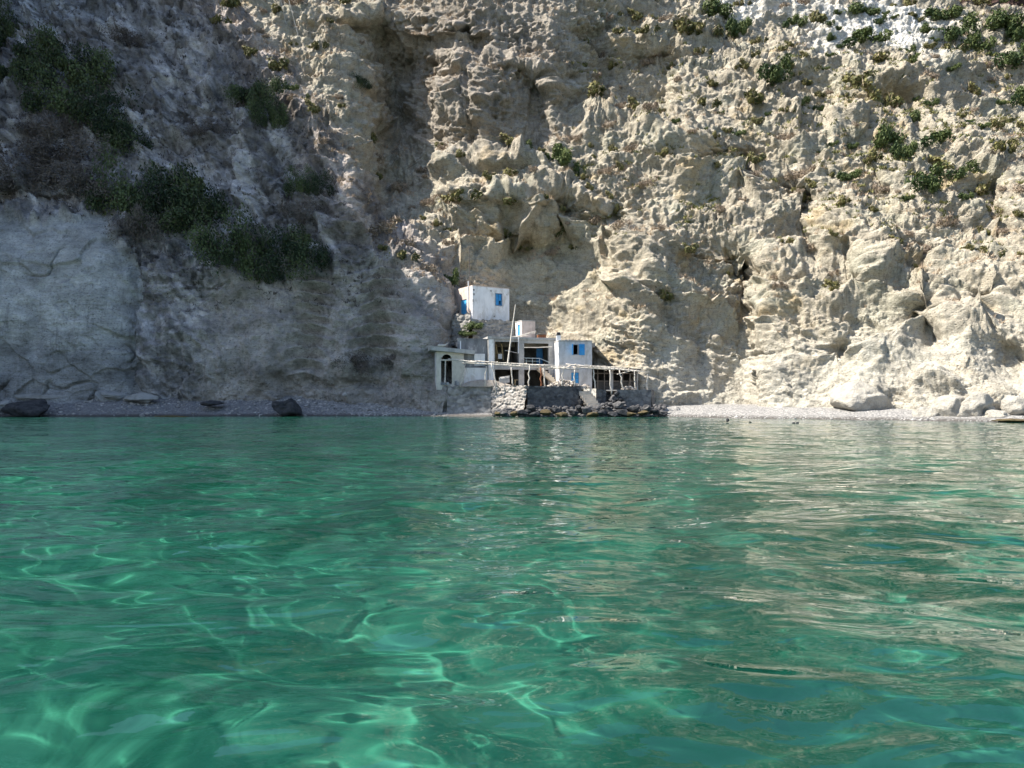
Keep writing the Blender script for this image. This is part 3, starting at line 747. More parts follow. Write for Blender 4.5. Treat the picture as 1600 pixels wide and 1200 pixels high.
MB().box(1.5, 2.2, 0.035, 0.044, 1.12, 1.17).build('batten', BLUED, d2)
ch = MB().box(0.05, 0.5, 1.2, 1.65, T2 + 0.14, T2 + 0.78).build('chimney', WHITE, h2)
MB().box(0.0, 0.55, 1.15, 1.7, T2 + 0.785, T2 + 0.84).box(0.1, 0.45, 1.22, 1.6, T2 + 0.845, T2 + 1.12).build('chimney_cap', IRON, ch)
MB().tube(crooked((-0.1, -0.15, T2 - 0.1), (0.05, -0.12, 1.1), 7, 0.06), 0.045).build('lit_edge_strip', WHITE, h2)  # added white tube standing in for the sunlit edge of the side wall

# ------------------------------------------------------------------ arched hut built against the rock
h3 = thing('arched_hut', 'low white hut with an arched doorway built against the dark rock', 'hut', (-8.30, 81.9, 3.45), R(12))
holes = [(0.5, 1.72, 0.04, 2.62)]
n_ = 12
for i in range(n_):
    xa, xb = 0.56 + 1.12 * i / n_, 0.56 + 1.12 * (i + 1) / n_
    xm = ((xa + xb) / 2 - 1.12) / 0.56
    holes.append((xa, xb, 2.76, 2.76 + 0.56 * math.sqrt(max(0.02, 1 - xm * xm))))
MB().wall(0, 3.05, -0.6, 3.62, 0, 0.3, holes).build('facade', simple('old_whitewash', (0.60, 0.56, 0.50), 0.12, 1.6, 0.6, stain=(0.42, 0.38, 0.34), stain_amt=0.6), h3)
MB().box(2.75, 3.05, 0.302, 4.0, -0.6, 3.62).build('side_wall', PLASTER, h3)
MB().box(0, 0.3, 0.302, 4.0, -0.6, 3.62).build('side_wall', PLASTER, h3)
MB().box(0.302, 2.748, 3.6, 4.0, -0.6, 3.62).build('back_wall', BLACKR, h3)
MB().box(-0.75, 4.2, -0.55, 4.2, 3.74, 4.18, -0.42).build('roof', CONC, h3)
MB().tube([(0.93, 0.1, 0.02), (0.98, 0.1, 1.4), (1.0, 0.1, 2.6)], [0.09, 0.07, 0.085], 7).build('door_post', WOODP, h3)
for x, y, w, h in ((0.45, -0.1, 0.2, 0.2), (0.72, -0.3, 0.25, 0.16), (1.05, -0.2, 0.3, 0.22), (2.0, -0.3, 0.28, 0.4), (2.25, -0.35, 0.2, 0.25)):
    MB().box(x, x + w, y, y + 0.25, -0.1, h, 0.04).build('doorstep_stone', DARKC, h3)
dbr = MB().tube([(0.1, -0.5, 4.25), (0.5, -0.45, 4.22), (0.95, -0.4, 4.30), (1.2, -0.3, 4.55)], [0.12, 0.16, 0.09, 0.03], 6).build('driftwood', WOODP)
dbr.matrix_world = h3.matrix_world
dbr.location = h3.location; dbr.rotation_euler = h3.rotation_euler
tag(dbr, 'bleached driftwood lying on the roof of the arched hut', 'driftwood')

# ------------------------------------------------------------------ upper white house
h4 = thing('white_house', 'whitewashed cube house with light blue side door, highest on the slope', 'house', (-4.79, 90.0, 11.0), R(31))
W4 = 5.2
MB().wall(0, W4, -0.6, 4.5, 0, 0.35, [(3.2, 4.15, 2.35, 3.85)]).build('facade', WHITE, h4)
lw = MB(); lw.wall(0.352, 4.6, -0.6, 4.5, 0, 0.35, [(1.5, 3.1, 0.85, 3.1)])
lw.v = [(y, x, z) for x, y, z in lw.v]; lw.f = [tuple(reversed(f_)) for f_ in lw.f]
lw.build('side_wall', PINK, h4)
MB().box(W4 - 0.35, W4, 0.352, 4.6, -0.6, 4.5).build('side_wall', WHITE, h4)
MB().box(0.352, W4 - 0.352, 4.25, 4.6, -0.6, 4.5).build('back_wall', BLACKR, h4)
MB().box(0.02, W4 - 0.02, 0.02, 4.58, 4.503, 4.62, -0.02).build('roof', PINK, h4)
d4 = MB().box(0.08, 0.14, 1.52, 3.08, 0.87, 3.08).build('door', BLUEL, h4)
MB().box(0.05, 0.079, 2.28, 2.33, 0.9, 3.05).build('batten', BLUE, d4)
w4 = MB().wall(3.17, 4.18, 2.32, 3.88, -0.03, 0.2, [(3.27, 4.08, 2.42, 3.78)]).build('window', simple('grey_blue_frame', (0.16, 0.24, 0.34), 0.15, 4, 0.2), h4)
MB().wall(3.275, 4.075, 2.425, 3.775, 0.07, 0.12, [(3.78, 4.0, 2.5, 2.98)]).build('shutter', BLUE, w4)
MB().box(3.65, 3.69, 0.04, 0.069, 2.43, 3.77).build('batten', BLUED, w4)
BARE = simple('bare_tuff', (0.22, 0.20, 0.19), 0.2, 4, 0.4)
for x, z, w, h in ((0.05, 3.9, 0.3, 0.3), (0.1, 3.3, 0.25, 0.4), (2.4, 4.0, 0.35, 0.18), (4.75, 3.7, 0.2, 0.15), (2.9, 0.9, 0.3, 0.2), (3.9, 0.1, 0.25, 0.4), (4.4, -0.1, 0.3, 0.5), (0.0, 2.5, 0.18, 0.5)):
    pts = [(x + w * (0.5 + 0.5 * math.cos(a_) * rnd.uniform(0.6, 1)), -0.006, z + h * (0.5 + 0.5 * math.sin(a_) * rnd.uniform(0.6, 1))) for a_ in [k * math.pi / 4 for k in range(8)]]
    fl_ = MB(); fl_.quad(*pts); fl_.build('bare_patch', BARE, h4)
MB().tube([(-0.06, 0.9, 1.6), (-0.08, 0.9, 5.2)], 0.06).build('side_post', WHITE, h4)

# ------------------------------------------------------------------ small hut and box on the roof
h5 = thing('roof_hut', 'small pinkish white hut with a narrow blue door behind the flat roof', 'hut', tuple(at(815.5, 529, 88.6)), R(24))
MB().wall(0, 1.75, -0.9, 2.1, 0, 0.2).build('facade', PINK, h5)
lw = MB(); lw.wall(0.202, 1.9, -0.9, 2.1, 0, 0.2, [(0.55, 1.25, 0.2, 1.75)])
lw.v = [(y, x, z) for x, y, z in lw.v]; lw.f = [tuple(reversed(f_)) for f_ in lw.f]
lw.build('side_wall', WHITE, h5)
MB().box(1.55, 1.75, 0.202, 1.9, -0.9, 2.1).build('side_wall', PINK, h5)
MB().box(0.202, 1.548, 1.7, 1.9, -0.9, 2.1).build('back_wall', PINK, h5)
MB().box(-0.05, 1.8, -0.05, 1.95, 2.103, 2.2).build('roof', CONC, h5)
MB().box(0.08, 0.13, 0.57, 1.23, 0.22, 1.73).build('door', BLUE, h5)
tk = thing('rusty_box', 'low rust brown sheet metal box on the roof beside the small hut', 'box', tuple(at(841, 530.5, 88.0)), R(12))
MB().box(0, 0.95, 0, 0.7, 0, 0.55, 0.04).build('body', RUST, tk)
MB().box(-0.04, 0.99, -0.04, 0.74, 0.60, 0.64).build('lid', WOODD, tk)
sk = MB(); base_ = at(795, 532, 86.0)
for k in range(7):
    a_ = at(788 + 5 * k, 529 - 1.0 * k, 85.6 + rnd.uniform(-0.5, 0.8)); b_ = a_ + Vector((rnd.uniform(1.0, 2.0), rnd.uniform(-0.4, 0.6), rnd.uniform(0.05, 0.45)))
    sk.tube([a_, a_.lerp(b_, 0.5) + Vector((0, 0, 0.05)), b_], 0.04, 5)
tag(sk.build('stick_heap', WOODP), 'heap of bleached sticks lying on the flat roof', 'sticks')

# mast and thin poles
m_ = MB().tube([at(793, 570, 81.6), at(797, 540, 82.0), at(801, 508, 82.3), at(805.5, 476, 82.6)], [0.10, 0.09, 0.075, 0.05], 7, 0.05)
tag(m_.build('wooden_pole', WOODP), 'tall thin bleached pole leaning up in front of the open house', 'pole')
m_ = MB().tube([at(733, 470, 91.9), at(733.5, 420, 92.0), at(733, 385, 92.0)], 0.05, 5)
tag(m_.build('iron_pole', WOODD), 'thin dark vertical pole beside the upper white house', 'pole')

# ------------------------------------------------------------------ stone terrace
def stone_sheet(p0, p1, z0, z1, seed, cell=0.42, amp=0.13, lean=0.35, top_jit=0.06, res=0.075):
    """dry-stone face from p0 to p1 (plan points), bulging stones, leaning in towards the top; returns verts, faces"""
    p0, p1 = Vector((*p0, 0)), Vector((*p1, 0)); d = p1 - p0; L = d.length; d.normalize(); n = Vector((d.y, -d.x, 0))
    nx, nz = max(4, int(L / res)), max(4, int((z1 - z0) / res))
    xs = np.linspace(0, L, nx); zs = np.linspace(z0, z1, nz); A, B = np.meshgrid(xs, zs)
    c = cells(A / cell + 0.3 * pn(A / 0.5, B / 0.5, seed), A * 0, B / (cell * 0.62) + 0.3 * pn(A / 0.5, B / 0.5, seed + 3.3), seed)
    bul = np.clip(1 - (c / 0.75) ** 2.2, -0.15, 1) * amp + 0.10 * pn(A / 1.3, B / 1.3, seed + 0.5)
    off = bul + lean * (1 - (B - z0) / (z1 - z0)) ** 1.5
    B2 = B + top_jit * pn(A / 0.6, 0.3, seed) * (B > z1 - 0.15)
    V = np.stack([p0.x + d.x * A + n.x * off, p0.y + d.y * A + n.y * off, B2], -1).reshape(-1, 3)
    return V, grid_faces(nz, nx)
def stone_mat(name, c, c2, moss=None):
    t = NT(name); oc = t.coord()
    v = t.node('ShaderNodeTexVoronoi', Scale=2.6); t.l.new(t.mapv(oc, (1, 1, 1.5)), v.inputs['Vector'])
    cc = t.mix(t.math('MULTIPLY', v.outputs['Color'], 1.0), tuple(c), tuple(c2))
    n = t.noise(oc, 1.3, 5, 0.65)
    cc = t.mix(1.0, cc, t.ramp(n, [(0.3, 0.6), (0.5, 1.0), (0.7, 1.2)]), 'MULTIPLY')
    t.base(cc); t.bump(t.noise(oc, 7, 5, 0.65), 0.7, 0.06); return t.m
ST_PALE = stone_mat('limed_rubble', (0.22, 0.20, 0.185), (0.48, 0.445, 0.41))
ST_DARK = stone_mat('dark_lava_stone', (0.055, 0.055, 0.06), (0.15, 0.145, 0.145))
ST_GREY = stone_mat('grey_rubble', (0.16, 0.155, 0.15), (0.36, 0.34, 0.31))
ter = thing('stone_terrace', 'rubble stone terrace with steps carrying the houses above the sea', 'terrace', (0, 79, 0))
def wpart(name, mat, sheets, label=None):
    Vs, Fs, o_ = [], [], 0
    for V_, F_ in sheets:
        Vs.append(V_ - np.array([0, 79, 0])); Fs.append(F_ + o_); o_ += len(V_)
    me = np_mesh(name, np.concatenate(Vs), np.concatenate(Fs)); o = link(name, me, mat, ter)
    if label: o['label'] = label
    return o
def pl(px, Y): return ((px - 800) / F * Y, Y)
A_, C_, D_ = pl(765, 81.6), pl(823.5, 78.3), pl(907, 80.2)
wpart('retaining_wall', ST_PALE, [stone_sheet(A_, C_, -0.2, 3.28, 2, 0.40, 0.20, 0.55)], 'sunlit pale rubble wall')
wpart('retaining_wall', ST_DARK, [stone_sheet(C_, D_, -0.2, 3.2, 9, 0.36, 0.09, 0.35)], 'dark lava stone wall')
E_, F_, G_, H_, I_ = pl(931, 79.4), pl(947, 79.5), pl(964, 79.3), pl(1017.5, 79.8), pl(1021, 84.5)
Zr = 2.84
wpart('retaining_wall', ST_DARK, [stone_sheet(E_, F_, -0.2, Zr, 5, 0.34, 0.09, 0.3), stone_sheet(pl(945, 80.5), pl(966, 80.5), -0.2, 2.3, 6, 0.34, 0.1, 0.3), stone_sheet(pl(945.5, 79.5), pl(945.6, 81), -0.2, Zr, 4, 0.34, 0.05, 0.0)], 'broken dark wall with a hollow')
wpart('retaining_wall', stone_mat('dark_grey_masonry', (0.10, 0.10, 0.105), (0.24, 0.235, 0.23)), [stone_sheet(G_, H_, -0.2, Zr, 12, 0.30, 0.06, 0.12), stone_sheet(H_, I_, -0.2, Zr, 13, 0.34, 0.08, 0.15)], 'squared dark masonry')
wpart('rock_ledge', ST_GREY, [stone_sheet(pl(672, 83.2), pl(700, 81.9), -0.1, 3.1, 31, 1.1, 0.32, 1.1, 0.3), stone_sheet(pl(700, 81.9), pl(768, 81.5), -0.1, 3.3, 32, 0.9, 0.25, 0.9, 0.25)], 'shaded natural rock ledge under the arched hut')
def slab(name, pts, z0, z1, mat, parent, off=(0, 79, 0)):
    b = MB(); lo = [(x - off[0], y - off[1], z0 - off[2]) for x, y in pts]; hi = [(x - off[0], y - off[1], z1 - off[2]) for x, y in pts]
    b.quad(*reversed(lo)); b.quad(*hi)
    for i in range(len(pts)):
        j = (i + 1) % len(pts); b.quad(lo[i], lo[j], hi[j], hi[i])
    return b.build(name, mat, parent)
PAVE = simple('terrace_concrete', (0.55, 0.50, 0.45), 0.15, 1.6, 0.5)
slab('floor', [pl(735, 83), pl(764, 81.7), pl(822, 78.5), pl(906, 80.3), pl(906, 87), pl(735, 87)], 3.08, 3.2, PAVE, ter)
slab('floor', [pl(907, 80.9), pl(931, 80.2), pl(947, 79.8), pl(964, 79.6), pl(1016.5, 80.0), pl(1019, 85.5), pl(907, 87)], 2.7, 2.82, PAVE, ter)
slab('floor', [pl(672, 83.3), pl(700, 82.0), pl(768, 81.6), pl(768, 86), pl(672, 87)], 2.95, 3.13, SAND, ter)
slab('stair_wall', [pl(912, 80.35), pl(931.5, 79.35), pl(931.5, 79.9), pl(912, 80.85)], -0.2, 2.95, simple('pale_stair_concrete', (0.56, 0.52, 0.46), 0.12, 1.8, 0.5, stain=(0.42, 0.33, 0.27), stain_amt=0.5), ter)
stp = MB()
for i in range(11):
    zt_ = 2.95 - 0.255 * (i + 1); x0_, y0_ = pl(905 + 2.7 * i, 79.85 - 0.24 * i)
    stp.box(x0_, x0_ + 1.25, y0_ - 79, 80.3 - 79 - 0.05 * i, zt_ - 0.5 - 0.05 * i, zt_)
stp.build('steps', simple('worn_steps', (0.44, 0.40, 0.35), 0.2, 2.0, 0.6), ter)

# rubble bank under the white house
bank = thing('rubble_bank', 'overgrown rubble retaining bank under the upper white house', 'wall', (-4, 89, 8.6))
Vs, Fs, o_ = [], [], 0
for a_, b_, zz0, zz1, sd_ in ((pl(708, 89.6), pl(736, 88.4), 8.2, 11.95, 21), (pl(736, 88.4), pl(802, 90.8), 8.2, 11.35, 22)):
    V_, F_ = stone_sheet(a_, b_, zz0, zz1, sd_, 0.55, 0.22, 0.7, 0.3); Vs.append(V_ - np.array([-4, 89, 8.6])); Fs.append(F_ + o_); o_ += len(V_)
link('rubble_face', np_mesh('rubble_face', np.concatenate(Vs), np.concatenate(Fs)), ST_GREY, bank)
slab('bank_top', [pl(708, 89.6), pl(736, 88.5), pl(802, 90.9), pl(806, 96), pl(708, 96)], 10.9, 11.3, SAND, bank, (-4, 89, 8.6))
slab('lower_ground', [pl(712, 86.5), pl(800, 86.5), pl(930, 87.2), pl(930, 95), pl(712, 95)], 7.9, 8.4, SAND, bank, (-4, 89, 8.6))

# ------------------------------------------------------------------ pergolas of crooked poles
pg = thing('pergola', 'long crooked pole pergola over the left part of the stone terrace', 'pergola', (0, 79, 0))
def T(v): return Vector(v) - Vector((0, 79, 0))
def post(par, a, b, mat=WOODP, r=0.07):
    return MB().tube(crooked(T(a), T(b), 6, 0.10), [r * 1.1, r, r * 0.95, r, r * 0.9, r * 0.9], 7, 0.12).build('post', mat, par, True)
for (px0, py0, px1, py1, Y) in ((758, 603, 760, 572, 80.6), (776.5, 602, 767.5, 567, 79.9), (801.5, 603, 799, 574, 79.7), (826, 604.5, 827.5, 571, 79.0), (851.5, 606, 848.5, 575, 79.3), (877.5, 608, 880.5, 575, 79.8), (719, 594, 727, 568, 81.3)):
    post(pg, (*pl(px0, Y), 3.2), at(px1, py1, Y + 0.1))
rp = post(pg, (*pl(845.5, 79.6), 3.2), at(844.5, 574, 79.7), RUST, 0.09); rp['label'] = 'rust brown post'
for k, (pa, pb, dz) in enumerate((((722, 567), (905, 577), 0.0), ((735, 565.5), (860, 573.5), 0.12), ((700, 561), (745, 566), 0.02))):
    A2, B2 = at(*pa, 80.9 if k != 2 else 81.5), at(*pb, 79.7)
    MB().tube(crooked(T(A2 + Vector((0, 0.15 * k, dz))), T(B2 + Vector((0, 0.15 * k, dz))), 12, 0.09), 0.075, 6, 0.15).build('beam', WOODP, pg, True)
for k in range(26):
    f = k / 25; px = 738 + 165 * f
    a2 = at(px, 565.5 + 10.5 * f + rnd.uniform(-1.5, 1.0), 80.6 - 0.9 * f) + Vector((0, -0.35, 0.1)); b2 = a2 + Vector((rnd.uniform(-0.9, 0.9), 2.3, rnd.uniform(-0.15, 0.15)))
    MB().tube([T(a2), T(a2.lerp(b2, 0.5)) + Vector((0, 0, 0.06)), T(b2)], rnd.uniform(0.025, 0.05), 5).build('roof_pole', WOODP, pg)
for k in range(8):
    f = rnd.uniform(0, 0.75); px = 738 + 160 * f
    a2 = at(px, 566 + 10 * f + rnd.uniform(-1.5, 1.2), 80.2) + Vector((0, rnd.uniform(0, 1.5), 0.17)); b2 = a2 + Vector((rnd.uniform(1.6, 3.2), rnd.uniform(-0.3, 0.3), rnd.uniform(-0.25, -0.05)))
    MB().tube([T(a2), T(b2)], rnd.uniform(0.02, 0.04), 5).build('roof_stick', WOODP, pg)
pg2 = thing('pergola', 'shorter crooked pole pergola in front of the dark boat shed', 'pergola', (0, 79, 0))
for (px0, py0, px1, py1, Y) in ((897.5, 608, 898.5, 575, 80.4), (930, 607, 927, 577, 80.2), (955.5, 614, 952.5, 578, 79.2), (974, 608, 968, 578, 80.0), (993.5, 608, 991, 580, 80.2), (1011.5, 609, 1012, 584, 80.3)):
    post(pg2, (*pl(px0, Y), 2.83 if px0 != 955.5 else 2.3), at(px1, py1, Y + 0.1), WOODP, 0.075)
for pa, pb, dy in (((884, 569), (1016, 582), 0.0), ((905, 571), (1000, 579), 0.8), ((895, 574), (960, 577), -0.1)):
    MB().tube(crooked(T(at(*pa, 80.2)) + Vector((0, dy, 0)), T(at(*pb, 80.3)) + Vector((0, dy, 0)), 10, 0.10), 0.065, 6, 0.15).build('beam', WOODP, pg2, True)
for k in range(20):
    f = k / 19; px = 900 + 112 * f
    a2 = at(px, 571.5 + 9.5 * f + rnd.uniform(-1.5, 1.0), 80.2) + Vector((0, -0.4, 0.08)); b2 = a2 + Vector((rnd.uniform(-0.8, 0.8), 2.4, rnd.uniform(-0.15, 0.25)))
    MB().tube([T(a2), T(b2)], rnd.uniform(0.025, 0.05), 5).build('roof_pole', WOODP, pg2)
for k in range(14):
    px = rnd.uniform(900, 985); f = (px - 900) / 112
    a2 = at(px, 570.5 + 9.5 * f + rnd.uniform(-1.5, 1.5), 80.3) + Vector((0, rnd.uniform(0, 1.5), 0.1)); b2 = a2 + Vector((rnd.uniform(1.0, 2.8), rnd.uniform(-0.4, 0.4), rnd.uniform(-0.45, 0.05)))
    MB().tube([T(a2), T(b2)], rnd.uniform(0.02, 0.04), 5).build('roof_stick', WOODP, pg2)
MB().tube([T(at(964, 585, 80.6)), T(at(984, 580, 80.4))], 0.05, 5).build('hanging_stick', WOODP, pg2)

# dark boat shed at the foot of the cliff
bs = thing('boat_shed', 'dark open boat shed hollowed at the cliff foot behind the right pergola', 'shed', (*pl(926, 82.6), 2.83), R(6))
MB().box(0, 5.4, 3.0, 3.2, 0, 2.5).build('back_wall', BLACKR, bs)
MB().box(5.25, 5.42, 0.9, 2.99, 0, 2.3).build('side_wall', simple('shed_plaster', (0.35, 0.34, 0.33), 0.15, 2, 0.5), bs)
MB().box(-0.1, 5.5, -0.1, 3.3, 2.5, 2.72, -0.35).build('roof', WOODD, bs)
MB().box(2.15, 2.55, 0.9, 1.2, 0, 2.3).build('pillar', CONC, bs)
for z_ in (0.98, 1.85): MB().box(0.35, 5.1, 1.0, 1.08, z_, z_ + 0.09).build('rail', WOODD, bs)
for x_ in (0.75, 1.5, 3.6): MB().box(x_, x_ + 0.09, 0.92, 0.99, 0, 2.3).build('stud', WOODD, bs)
MB().box(0.4, 4.9, 1.1, 1.16, 0, 0.93).build('low_boarding', simple('dark_boards', (0.075, 0.07, 0.065), 0.3, 3, 0.4), bs)
for x_, l_ in ((4.35, 0.1), (4.6, -0.15), (4.85, 0.3), (4.2, 0.35)):
    MB().tube([(x_, 0.75, 0), (x_ + l_, 0.85, 1.9)], 0.05, 4).build('leaning_board', WOODD, bs)

# ------------------------------------------------------------------ stones: piles, waterline rocks, boulders, shingle
def rock_verts(r, seed, sub=2, rough=0.35, flat=0.7, chops=3, cut=0.72):
    b = bmesh.new(); bmesh.ops.create_icosphere(b, subdivisions=sub, radius=1.0)
    v = np.array([x.co[:] for x in b.verts], np.float32); f = np.array([[q_.index for q_ in x.verts] for x in b.faces], np.int32); b.free()
    o = seed * 7.31
    n = fbm(v[:, 0] * 0.9 + o, v[:, 1] * 0.9 + o, v[:, 2] * 0.9, 3)
    v = v * (1 + rough * n)[:, None]
    for k in range(chops):                                 # a few broken faces
        rr_ = np.random.default_rng(seed * 10 + k); d = rr_.normal(size=3); d /= np.linalg.norm(d)
        s_ = v @ d; v = v - np.maximum(s_ - cut, 0)[:, None] * d * 0.85
    return v * np.array(r) * np.array([1, 1, flat]), f
def rot(v, a, b=0.0):
    c_, s_ = math.cos(a), math.sin(a); v = v @ np.array([[c_, s_, 0], [-s_, c_, 0], [0, 0, 1]])
    c_, s_ = math.cos(b), math.sin(b); return v @ np.array([[1, 0, 0], [0, c_, s_], [0, -s_, c_]])
ROCKS = [rock_verts(1, k, 1, 0.3, 0.75) for k in range(8)]
def stone_cloud(pts, name, mat, smooth=False):
    """one mesh of many small stones: pts = (x, y, z, size)"""
    Vs, Fs, o_ = [], [], 0
    for k, (x, y, z, s_) in enumerate(pts):
        v, f = ROCKS[k % 8]; v = rot(v, k * 2.399, rnd.uniform(-0.4, 0.4)) * s_ * np.array([1, rnd.uniform(0.7, 1.1), rnd.uniform(0.6, 1)]) + np.array([x, y, z])
        Vs.append(v); Fs.append(f + o_); o_ += len(v)
    return link(name, np_mesh(name, np.concatenate(Vs), np.concatenate(Fs), smooth), mat)
for (pxa, pxb, Y, hmax, zb_, n, lab) in ((856, 908, 80.9, 0.78, 3.2, 260, 'long heap of pale rubble on the terrace before the house'), (906, 924, 80.95, 0.62, 2.85, 110, 'small heap of pale rubble beside the blue door'), (972, 992, 80.6, 0.45, 2.85, 80, 'low heap of rubble in front of the boat shed')):
    pts = []
    for k in range(n):
        f = rnd.random(); e = math.sin(math.pi * f) ** 0.8; yy = rnd.uniform(-0.5, 0.5)
        x, y = pl(pxa + (pxb - pxa) * f, Y + yy)
        pts.append((x, y, zb_ + rnd.random() ** 0.7 * hmax * e * (1 - abs(yy)), rnd.uniform(0.08, 0.2)))
    tag(stone_cloud(pts, 'rubble_heap', stone_mat('heap_stones', (0.36, 0.32, 0.28), (0.62, 0.56, 0.5))), lab, 'rubble heap')
sh_ = MB()
xs_ = np.linspace(0, 1, 40); ys_ = np.linspace(0, 1, 16); A, B = np.meshgrid(xs_, ys_)
hz_ = 0.95 * np.sin(np.pi * A) ** 0.6 * np.sin(np.pi * B) ** 0.8 * (1 - 0.35 * A) + 0.06 * pn(A * 9, B * 4, 0.2)
x_, y_ = (720 + 82 * A - 800) / F * (82.0 + 1.2 * B), 81.3 - 0.3 * A + 1.7 * B
tag(link('sand_heap', np_mesh('sand_heap', np.stack([x_, y_, 3.18 + hz_ * (hz_ > 0)], -1).reshape(-1, 3), grid_faces(16, 40)), SAND), 'grey sand heap spread under the left pergola', 'sand heap')
pn_ = thing('broken_slab', 'pale broken slab leaning on the sand heap before the left lower bay', 'slab', tuple(at(780, 600, 81.6)), R(8))
MB().box(0, 1.15, 0, 0.12, 0, 0.55, 0.18, 0.2).build('slab_face', CONC, pn_)
bn = thing('wooden_bench', 'yellowish wooden bench inside the left lower bay', 'bench', (*pl(804, 83.9), 3.2), R(12))
MB().box(0, 1.1, 0, 0.4, 0.75, 0.82).build('seat', WOODY, bn)
for x_ in (0.05, 0.5, 0.98): MB().box(x_, x_ + 0.08, 0.05, 0.35, 0, 0.745).build('leg', WOODY, bn)
# ------------------------------------------------------------------ beach
gx = np.linspace(-95, 62, 900); gs = np.concatenate([np.linspace(-4, 6, 70), np.linspace(6.3, 16, 34)])
GX, GS = np.meshgrid(gx, gs)
gy = shore_y(GX, 76 + 0 * GX)
for _ in range(3): gy = shore_y(GX, gy)
gy = gy + 0.7 * pn(GX / 6, 0.3, 0.7) + 0.3 * pn(GX / 2.2, 0.3, 3.7)
GY = gy + GS
gpx = 800 + F * GX / GY
steep = np.interp(gpx, [0, 450, 640, 760, 1040, 1200, 1700], [0.33, 0.34, 0.22, 0.16, 0.125, 0.115, 0.10])
GZ = np.where(GS > 0, steep * np.minimum(GS, 8) + 0.04 * np.maximum(GS - 8, 0), 0.22 * GS)
GZ = GZ + (0.05 + 0.10 * (gpx < 600)) * fbm(GX / 1.2, GY / 1.2, 0.3, 4) * sstep(-0.5, 1.5, GS) + 0.03 * pn(GX / 0.35, GY / 0.35, 2.2) * sstep(-0.2, 0.5, GS)
bme = np_mesh('beach', np.stack([GX, GY, GZ], -1).reshape(-1, 3), grid_faces(len(gs), len(gx)))
t = NT('shingle_ground'); oc = t.coord()
v = t.node('ShaderNodeTexVoronoi', Scale=7.0); t.l.new(oc, v.inputs['Vector'])
c = t.ramp(v.outputs['Color'], [(0.1, (0.14, 0.14, 0.143)), (0.5, (0.265, 0.26, 0.255)), (0.9, (0.42, 0.405, 0.39))])
z_ = t.node('ShaderNodeSeparateXYZ'); t.l.new(oc, z_.inputs[0])
zz = t.math('ADD', z_.outputs[2], t.math('MULTIPLY', t.noise(oc, 0.8, 4), 0.22))
wet = t.ramp(zz, [(0.20, 1.0), (0.42, 0.0)])
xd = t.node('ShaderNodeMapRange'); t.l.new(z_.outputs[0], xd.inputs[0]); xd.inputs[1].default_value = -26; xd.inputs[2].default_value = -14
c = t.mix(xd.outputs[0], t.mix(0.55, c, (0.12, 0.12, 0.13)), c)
t.base(t.mix(wet, c, t.mix(0.75, c, (0.05, 0.042, 0.036))))
t.bump(v.outputs['Distance'], 0.9, 0.10)
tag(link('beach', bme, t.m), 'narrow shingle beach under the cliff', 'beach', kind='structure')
def beach_z(x, y):
    g = float(shore_y(np.array(x), np.array(y))); p_ = 800 + F * x / y
    g += 0.7 * float(pn(x / 6, 0.3, 0.7)) + 0.3 * float(pn(x / 2.2, 0.3, 3.7))
    st = float(np.interp(p_, [0, 450, 640, 760, 1040, 1200, 1700], [0.33, 0.34, 0.22, 0.16, 0.125, 0.115, 0.10])); d = y - g
    return (st * min(d, 8) if d > 0 else 0.22 * d), d

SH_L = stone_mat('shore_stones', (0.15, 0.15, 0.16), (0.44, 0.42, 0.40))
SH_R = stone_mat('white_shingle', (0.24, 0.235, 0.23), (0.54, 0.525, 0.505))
pts = []
while len(pts) < 3200:
    px = rnd.uniform(-60, 660); y = rnd.uniform(78, 88); x = (px - 800) / F * y; z, d = beach_z(x, y)
    if d < 0.2 or rnd.random() > 0.25 + 0.75 * min(1, max(0, (d - 2.0) / 3)): continue
    pts.append((x, y, z, rnd.choice((0.07, 0.09, 0.12, 0.16)) * rnd.uniform(0.8, 1.7) * (1.5 if rnd.random() < 0.06 else 1)))
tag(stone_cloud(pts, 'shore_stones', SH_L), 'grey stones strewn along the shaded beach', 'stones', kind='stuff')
pts = []
while len(pts) < 3600:
    px = rnd.uniform(560, 1640); y = rnd.uniform(57, 88); x = (px - 800) / F * y; z, d = beach_z(x, y)
    if d < 0.15 or d > 10 or 700 < px < 1010: continue
    pts.append((x, y, z, rnd.uniform(0.05, 0.13) * (2.0 if rnd.random() < 0.03 else 1)))
tag(stone_cloud(pts, 'pale_shingle', SH_R), 'pale shingle of the sunlit beach', 'shingle', kind='stuff')

